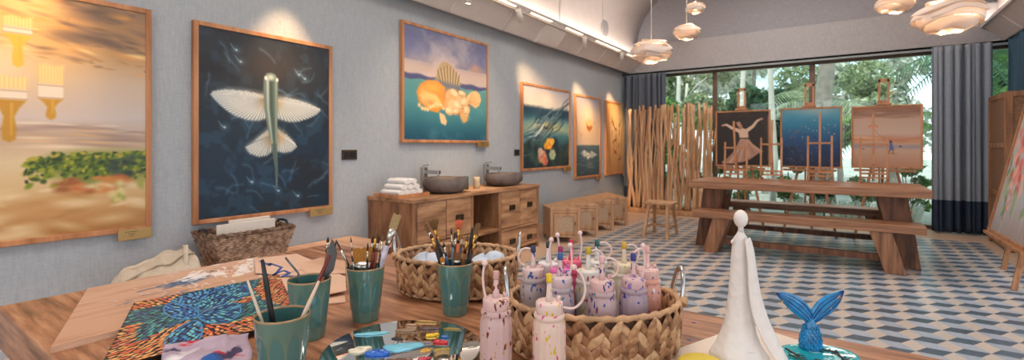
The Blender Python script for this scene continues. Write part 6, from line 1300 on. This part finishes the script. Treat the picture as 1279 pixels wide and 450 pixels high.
for sg, P, W_ in ((-1, [(.002, .050), (-.010, .066), (-.024, .080), (-.042, .093), (-.056, .101), (-.070, .107)], [.008, .013, .0165, .014, .009, .002]), (1, [(-.001, .050), (.010, .064), (.022, .078), (.036, .090), (.048, .100), (.056, .112)], [.008, .014, .018, .0165, .010, .002])):
    rings = []
    for k, ((x, z), w_) in enumerate(zip(P, W_)):
        a_ = Vector(P[min(k+1, 5)])-Vector(P[max(k-1, 0)]); a_.normalize(); nx, nz = -a_.y, a_.x; th_ = .0055*(1-.12*k)
        rings.append([(x+nx*w_*math.cos(b3), -.004*k*.35+th_*math.sin(b3)*(1+.15*math.sin(6*b3)), z+nz*w_*math.cos(b3)) for b3 in [2*PI*i/24 for i in range(24)]])
    m = MB(); m.loft(rings); fo_ = m.build('tail_fin', tlm, t, subd=1)
    m = MB()
    for s_ in (-.6, -.2, .25, .62):
        m.tube([(P[k][0]+s_*W_[k]*(-(Vector(P[min(k+1, 5)])-Vector(P[max(k-1, 0)])).normalized().y), -.0052*(1-.12*k)*math.sqrt(1-s_*s_*.8)-.0014*k-.0004, P[k][1]+s_*W_[k]*((Vector(P[min(k+1, 5)])-Vector(P[max(k-1, 0)])).normalized().x)) for k in range(6)], .0007, 5)
    x = m.build('fin_ridges', plain('deep_blue_groove', (12, 60, 130), .4) if 'deep_blue_groove' not in bpy.data.materials else bpy.data.materials['deep_blue_groove'], None); x.parent = fo_
sp = at(875.5, .835, TZ+.0085); m = MB(); m.lathe([(.030, 0), (.0365, .003), (.039, .009), (.038, .015), (.033, .0185), (.001, .0195)], 40, sy=.9); o = m.build('yellow_sponge', plain('yellow_foam', (214, 190, 70), .7, var=.05, scale=200, bump=.2)); o.location = sp; o.rotation_euler = (0, 0, TH); tag(o, 'round yellow sponge at the bottom edge in front of the white figurine', 'sponge')
A = fl(846, 444, TZ+.012); B_ = fl(872, 448, TZ+.012); m = MB(); m.tube([A, A.lerp(B_, .5), B_], [.0025, .003, .003], 8); tag(m.build('white_clay_stick', cl, origin=tuple(A)), 'small white clay stick poking out left of the yellow sponge', 'clay piece')
# dried paint specks on the table
for px, py, c, lb in ((867, 403.5, (40, 70, 140), 'small dark blue dried paint chip on the table between basket and figurine'), (861, 425, (60, 110, 170), 'pale blue dried paint fleck on the table edge beside the basket')):
    a = fl(px, py, TZ); m = MB(); m.lathe([(.0045, 0), (.004, .0006), (.001, .0008)], 7, sx=1.2, sy=.6); o = m.build('paint_chip', plain('chip_%d' % px, c, .5)); o.location = (a.x, a.y, TZ+.0002); tag(o, lb, 'paint')

# ================================================================== OUTSIDE
def leafmat(name, c, c2):
    m, t, b = mat_new(name); b.inputs['Roughness'].default_value = .6
    a = t.nodes.new('ShaderNodeAttribute'); a.attribute_name = 'rnd'; r = t.nodes.new('ShaderNodeValToRGB'); r.color_ramp.elements[0].color = lin(c); r.color_ramp.elements[1].color = lin(c2)
    t.links.new(a.outputs['Fac'], r.inputs['Fac']); t.links.new(r.outputs['Color'], b.inputs['Base Color'])
    tl = t.nodes.new('ShaderNodeBsdfTranslucent'); t.links.new(r.outputs['Color'], tl.inputs['Color']); mx = t.nodes.new('ShaderNodeMixShader'); mx.inputs['Fac'].default_value = .35
    t.links.new(b.outputs[0], mx.inputs[1]); t.links.new(tl.outputs[0], mx.inputs[2]); t.links.new(mx.outputs[0], t.nodes['Material Output'].inputs['Surface']); return m
LM = [leafmat('leaf_mid_green', (62, 104, 50), (140, 172, 96)), leafmat('leaf_dark_green', (40, 76, 52), (98, 136, 92)), leafmat('leaf_olive', (112, 130, 96), (182, 190, 148)), leafmat('leaf_pale', (146, 158, 140), (206, 208, 192))]
bark = [plain('bark_grey', (150, 140, 130), .9, var=.25, scale=8), plain('bark_pale', (206, 198, 188), .9, var=.12, scale=8), plain('bark_brown', (112, 92, 78), .9, var=.25, scale=8)]
def leaves(name, cs, n, size, mat, par, seed, ratio=.45):
    r = np.random.RandomState(seed); k = r.randint(len(cs), size=n); C = np.array([c[:3] for c in cs], float)[k]; R = np.array([c[3] for c in cs], float)[k]
    d = r.normal(size=(n, 3)); d /= np.linalg.norm(d, axis=1)[:, None]; P = C+d*(R*r.uniform(.45, 1, n)**.6)[:, None]*np.array([1, 1, .8])
    a = r.normal(size=(n, 3)); a /= np.linalg.norm(a, axis=1)[:, None]; b = np.cross(a, r.normal(size=(n, 3))); b /= np.linalg.norm(b, axis=1)[:, None]; s = size*r.uniform(.6, 1.4, n)[:, None]
    V = np.stack([P-a*s, P+b*s*ratio, P+a*s, P-b*s*ratio], 1).reshape(-1, 3); loc = np.array(par.location); V = V-loc
    me = bpy.data.meshes.new(name); me.vertices.add(4*n); me.vertices.foreach_set('co', V.ravel()); me.loops.add(4*n); me.loops.foreach_set('vertex_index', np.arange(4*n)); me.polygons.add(n); me.polygons.foreach_set('loop_start', np.arange(n)*4); me.update(calc_edges=True)
    at_ = me.attributes.new('rnd', 'FLOAT', 'FACE'); at_.data.foreach_set('value', r.rand(n)); me.materials.append(mat); o = bpy.data.objects.new(name, me); COL.objects.link(o); o.parent = par; return o
def tree(x, y, h, cr, lm, bm, seed, label, tr=.10, n=1500, base=.35, leaf=.13):
    r = random.Random(seed); t = thing('tree', label, 'tree', (x, y, -.1), 0, 'trees outside the window'); m = MB(); pts = [(x+.12*math.sin(k*1.3+seed)*k/6, y, -.1+h*.8*k/6) for k in range(7)]
    m.tube(pts, [tr*(1-.09*k) for k in range(7)], 8)
    for k in range(4):
        p = Vector(pts[3+k % 3]); q = p+Vector((r.uniform(-1, 1)*cr*.8, r.uniform(-.5, .5)*cr, r.uniform(.3, .8)*cr)); m.tube([p, (p+q)/2+Vector((0, 0, .1)), q], [tr*.5, tr*.35, tr*.15], 6)
    m.build('trunk', bm, t, world=True)
    cs = [(x+r.uniform(-1, 1)*cr, y+r.uniform(-.6, .6)*cr, h*(base+(1-base)*r.random()), cr*r.uniform(.35, .6)) for _ in range(11)]
    leaves('crown', cs, n, leaf, lm, t, seed)
def shrub(x, y, h, w, lm, seed, label, n=900, leaf=.05):
    r = random.Random(seed); t = thing('shrub', label, 'shrub', (x, y, -.1), 0, 'shrubs outside the window'); cs = [(x+r.uniform(-.5, .5)*w, y+r.uniform(-.3, .3)*w, r.uniform(.15, .9)*h, w*.3) for _ in range(7)]
    m = MB()
    for k in range(4): m.tube([(x, y, -.1), (x+r.uniform(-.3, .3)*w, y, h*.7)], [.015, .006], 5)
    m.build('stem', bark[2], t, world=True); leaves('foliage', cs, n, leaf, lm, t, seed)
def palm(x, y, h, seed, label, lm, n=15, L=1.5, tr=.08):
    r = random.Random(seed); t = thing('palm_tree', label, 'palm tree', (x, y, -.1), 0, 'palms outside the window'); m = MB(); m.tube([(x+.03*math.sin(k), y, -.1+(h+.1)*k/6) for k in range(7)], [tr*(1.1-.05*k) for k in range(7)], 9); m.build('trunk', bark[0], t, world=True)
    for k in range(n):
        a = 2*PI*k/n+r.uniform(-.2, .2); e = r.uniform(.1, 1.1); l_ = L*r.uniform(.8, 1.1); fm = MB(); c = []
        for j in range(9):
            s_ = j/8; rr_ = l_*s_; c.append(Vector((x+math.cos(a)*rr_*math.cos(e*.6), y+math.sin(a)*rr_*math.cos(e*.6), h+l_*(s_*math.sin(e)-.75*s_*s_))))
        fm.tube(c, [.012*(1-.8*j/8) for j in range(9)], 5); rv_ = []
        for j in range(1, 9):
            for sb in (0, .33, .66):
                p = c[j-1].lerp(c[j], sb); d = (c[j]-c[j-1]).normalized(); sd = d.cross(Vector((0, 0, 1))).normalized(); ll = l_*.32*(1-.5*abs(j/8-.4))
                for s2 in (-1, 1):
                    tip = p+sd*s2*ll*.8+d*ll*.45-Vector((0, 0, ll*.35)); fm.add([p-d*.012, p+d*.02, tip], [(0, 1, 2)])
        o = fm.build('frond', lm, t, world=True); aa = o.data.attributes.new('rnd', 'FLOAT', 'FACE'); aa.data.foreach_set('value', [r.random() for _ in o.data.polygons])
m = MB(); m.box(-40, 40, 9.1, 60, -.2, -.1); m.box(-40, -3.9, -30, 9.1, -.2, -.1); m.box(2.2, 40, -30, 9.1, -.2, -.1); m.box(-3.9, 2.2, -30, -4.75, -.2, -.1)
tag(m.build('garden_ground', plain('pale_gravel_ground', (160, 160, 150), .95, var=.25, scale=2)), kind='structure')
specs = [(-6.6, 13.5, 3.3, 1.3, 0, 0, 'mid-green tree seen through the window left of the branch screen top'), (-4.25, 12.2, 2.5, .8, 0, 2, 'bushy green tree behind the left end of the window'),
         (-4.4, 17, 4.3, 1.3, 2, 1, 'olive tree with pale trunk behind the dancer canvas'), (-1.75, 14.4, 2.6, .8, 1, 1, 'dark green tree between the dancer and underwater canvases'),
         (-3.3, 22, 5.2, 1.7, 3, 1, 'tall pale tree far behind the middle of the window'), (-.1, 16.5, 3.4, 1.2, 2, 0, 'olive tree behind the underwater canvas'),
         (.9, 21.5, 4.4, 1.7, 3, 1, 'pale tree far behind the beach canvas'), (2.6, 13.6, 3.0, .9, 0, 2, 'green tree behind the right-hand curtain gap'),
         (-8.6, 18.5, 5.0, 1.7, 1, 2, 'dark tree at the far left of the garden'), (4.3, 18, 4.6, 1.6, 1, 0, 'dark tree at the far right of the garden'), (-7.2, 24, 6.5, 2.0, 3, 1, 'tallest pale tree in the left background')]
for i, (x, y, h, cr, l_, b_, lb) in enumerate(specs): tree(x, y, h, cr, LM[l_], bark[b_], 40+i, lb, tr=.07+.004*h, n=5200, leaf=.055+.003*y)
m = MB(); palm(-2.9, 11.6, 1.7, 61, 'short palm left of the dancer canvas', LM[0], L=1.1); palm(-.55, 13.2, 2.2, 62, 'palm behind the blue underwater canvas', LM[2]); palm(.75, 11.6, 1.55, 63, 'low palm just right of the beach canvas', LM[0], L=1.2); palm(1.75, 10.9, 2.6, 64, 'tall palm at the right end of the window', LM[1], L=1.2)
palm(-2.6, 18.8, 4.0, 65, 'tall palm in the distance behind the dancer canvas', LM[3], L=1.9)
for i, (x, y, h, lb) in enumerate(((-1.26, 11.6, 7, 'slim pale trunk between the dancer and underwater canvases'), (-2.05, 13.0, 7, 'slim pale trunk above the dancer canvas'), (-.32, 11.6, 7, 'thick grey trunk above the underwater canvas'), (-3.72, 13.2, 7, 'slim pale trunk in the left window pane'))):
    t = thing('tree', lb, 'tree', (x, y, -.1), 0, 'bare trunks outside the window'); m = MB(); rr = .16 if i == 2 else .06; m.tube([(x+.05*math.sin(k*1.7+i), y, -.1+h*k/7) for k in range(8)], [rr*(1-.03*k) for k in range(8)], 10); m.build('trunk', bark[0 if i == 2 else 1], t, world=True)
    leaves('crown', [(x+dx, y, h+dz, .8) for dx, dz in ((0, 0), (.7, -.3), (-.7, -.2))], 400, .16, LM[3], t, 80+i)
sl = ['beside the branch screen', 'left of the dancer canvas', 'under the dancer canvas', 'between the first two canvases', 'under the underwater canvas', 'between the last two canvases', 'under the beach canvas', 'right of the beach canvas', 'by the right-hand curtain', 'in the gap right of the curtain']
for i in range(10):
    x = -3.3+i*.60; shrub(x, 10.25, .75+.25*((i*7) % 3), .42, LM[(0, 1, 2, 0)[i % 4]], 90+i, 'leafy garden shrub low outside the glass %s' % sl[i])
gm_ = leafmat('plume_white', (206, 206, 190), (240, 240, 230))
for i, (x, lb) in enumerate(((-.55, 'left'), (.1, 'middle'), (.72, 'right'))):
    t = thing('ornamental_grass', 'pale plume grass outside the glass seen under the back table, %s clump' % lb, 'grass', (x, 9.55, -.1), 0, 'plume grasses'); fm = MB(); r = random.Random(i)
    for k in range(160):
        a = r.uniform(0, 2*PI); l_ = r.uniform(.2, .42); b0 = Vector((x+r.uniform(-.22, .22), 9.55+r.uniform(-.1, .1), -.1)); tip = b0+Vector((math.cos(a)*l_*.6, math.sin(a)*l_*.5, l_)); md = b0.lerp(tip, .6)+Vector((0, 0, .12)); fm.add([b0-Vector((.006, 0, 0)), b0+Vector((.006, 0, 0)), md+Vector((.008, 0, 0)), tip, md-Vector((.008, 0, 0))], [(0, 1, 2, 3, 4)])
    o = fm.build('blades', gm_, t, world=True); aa = o.data.attributes.new('rnd', 'FLOAT', 'FACE'); aa.data.foreach_set('value', [r.random() for _ in o.data.polygons])
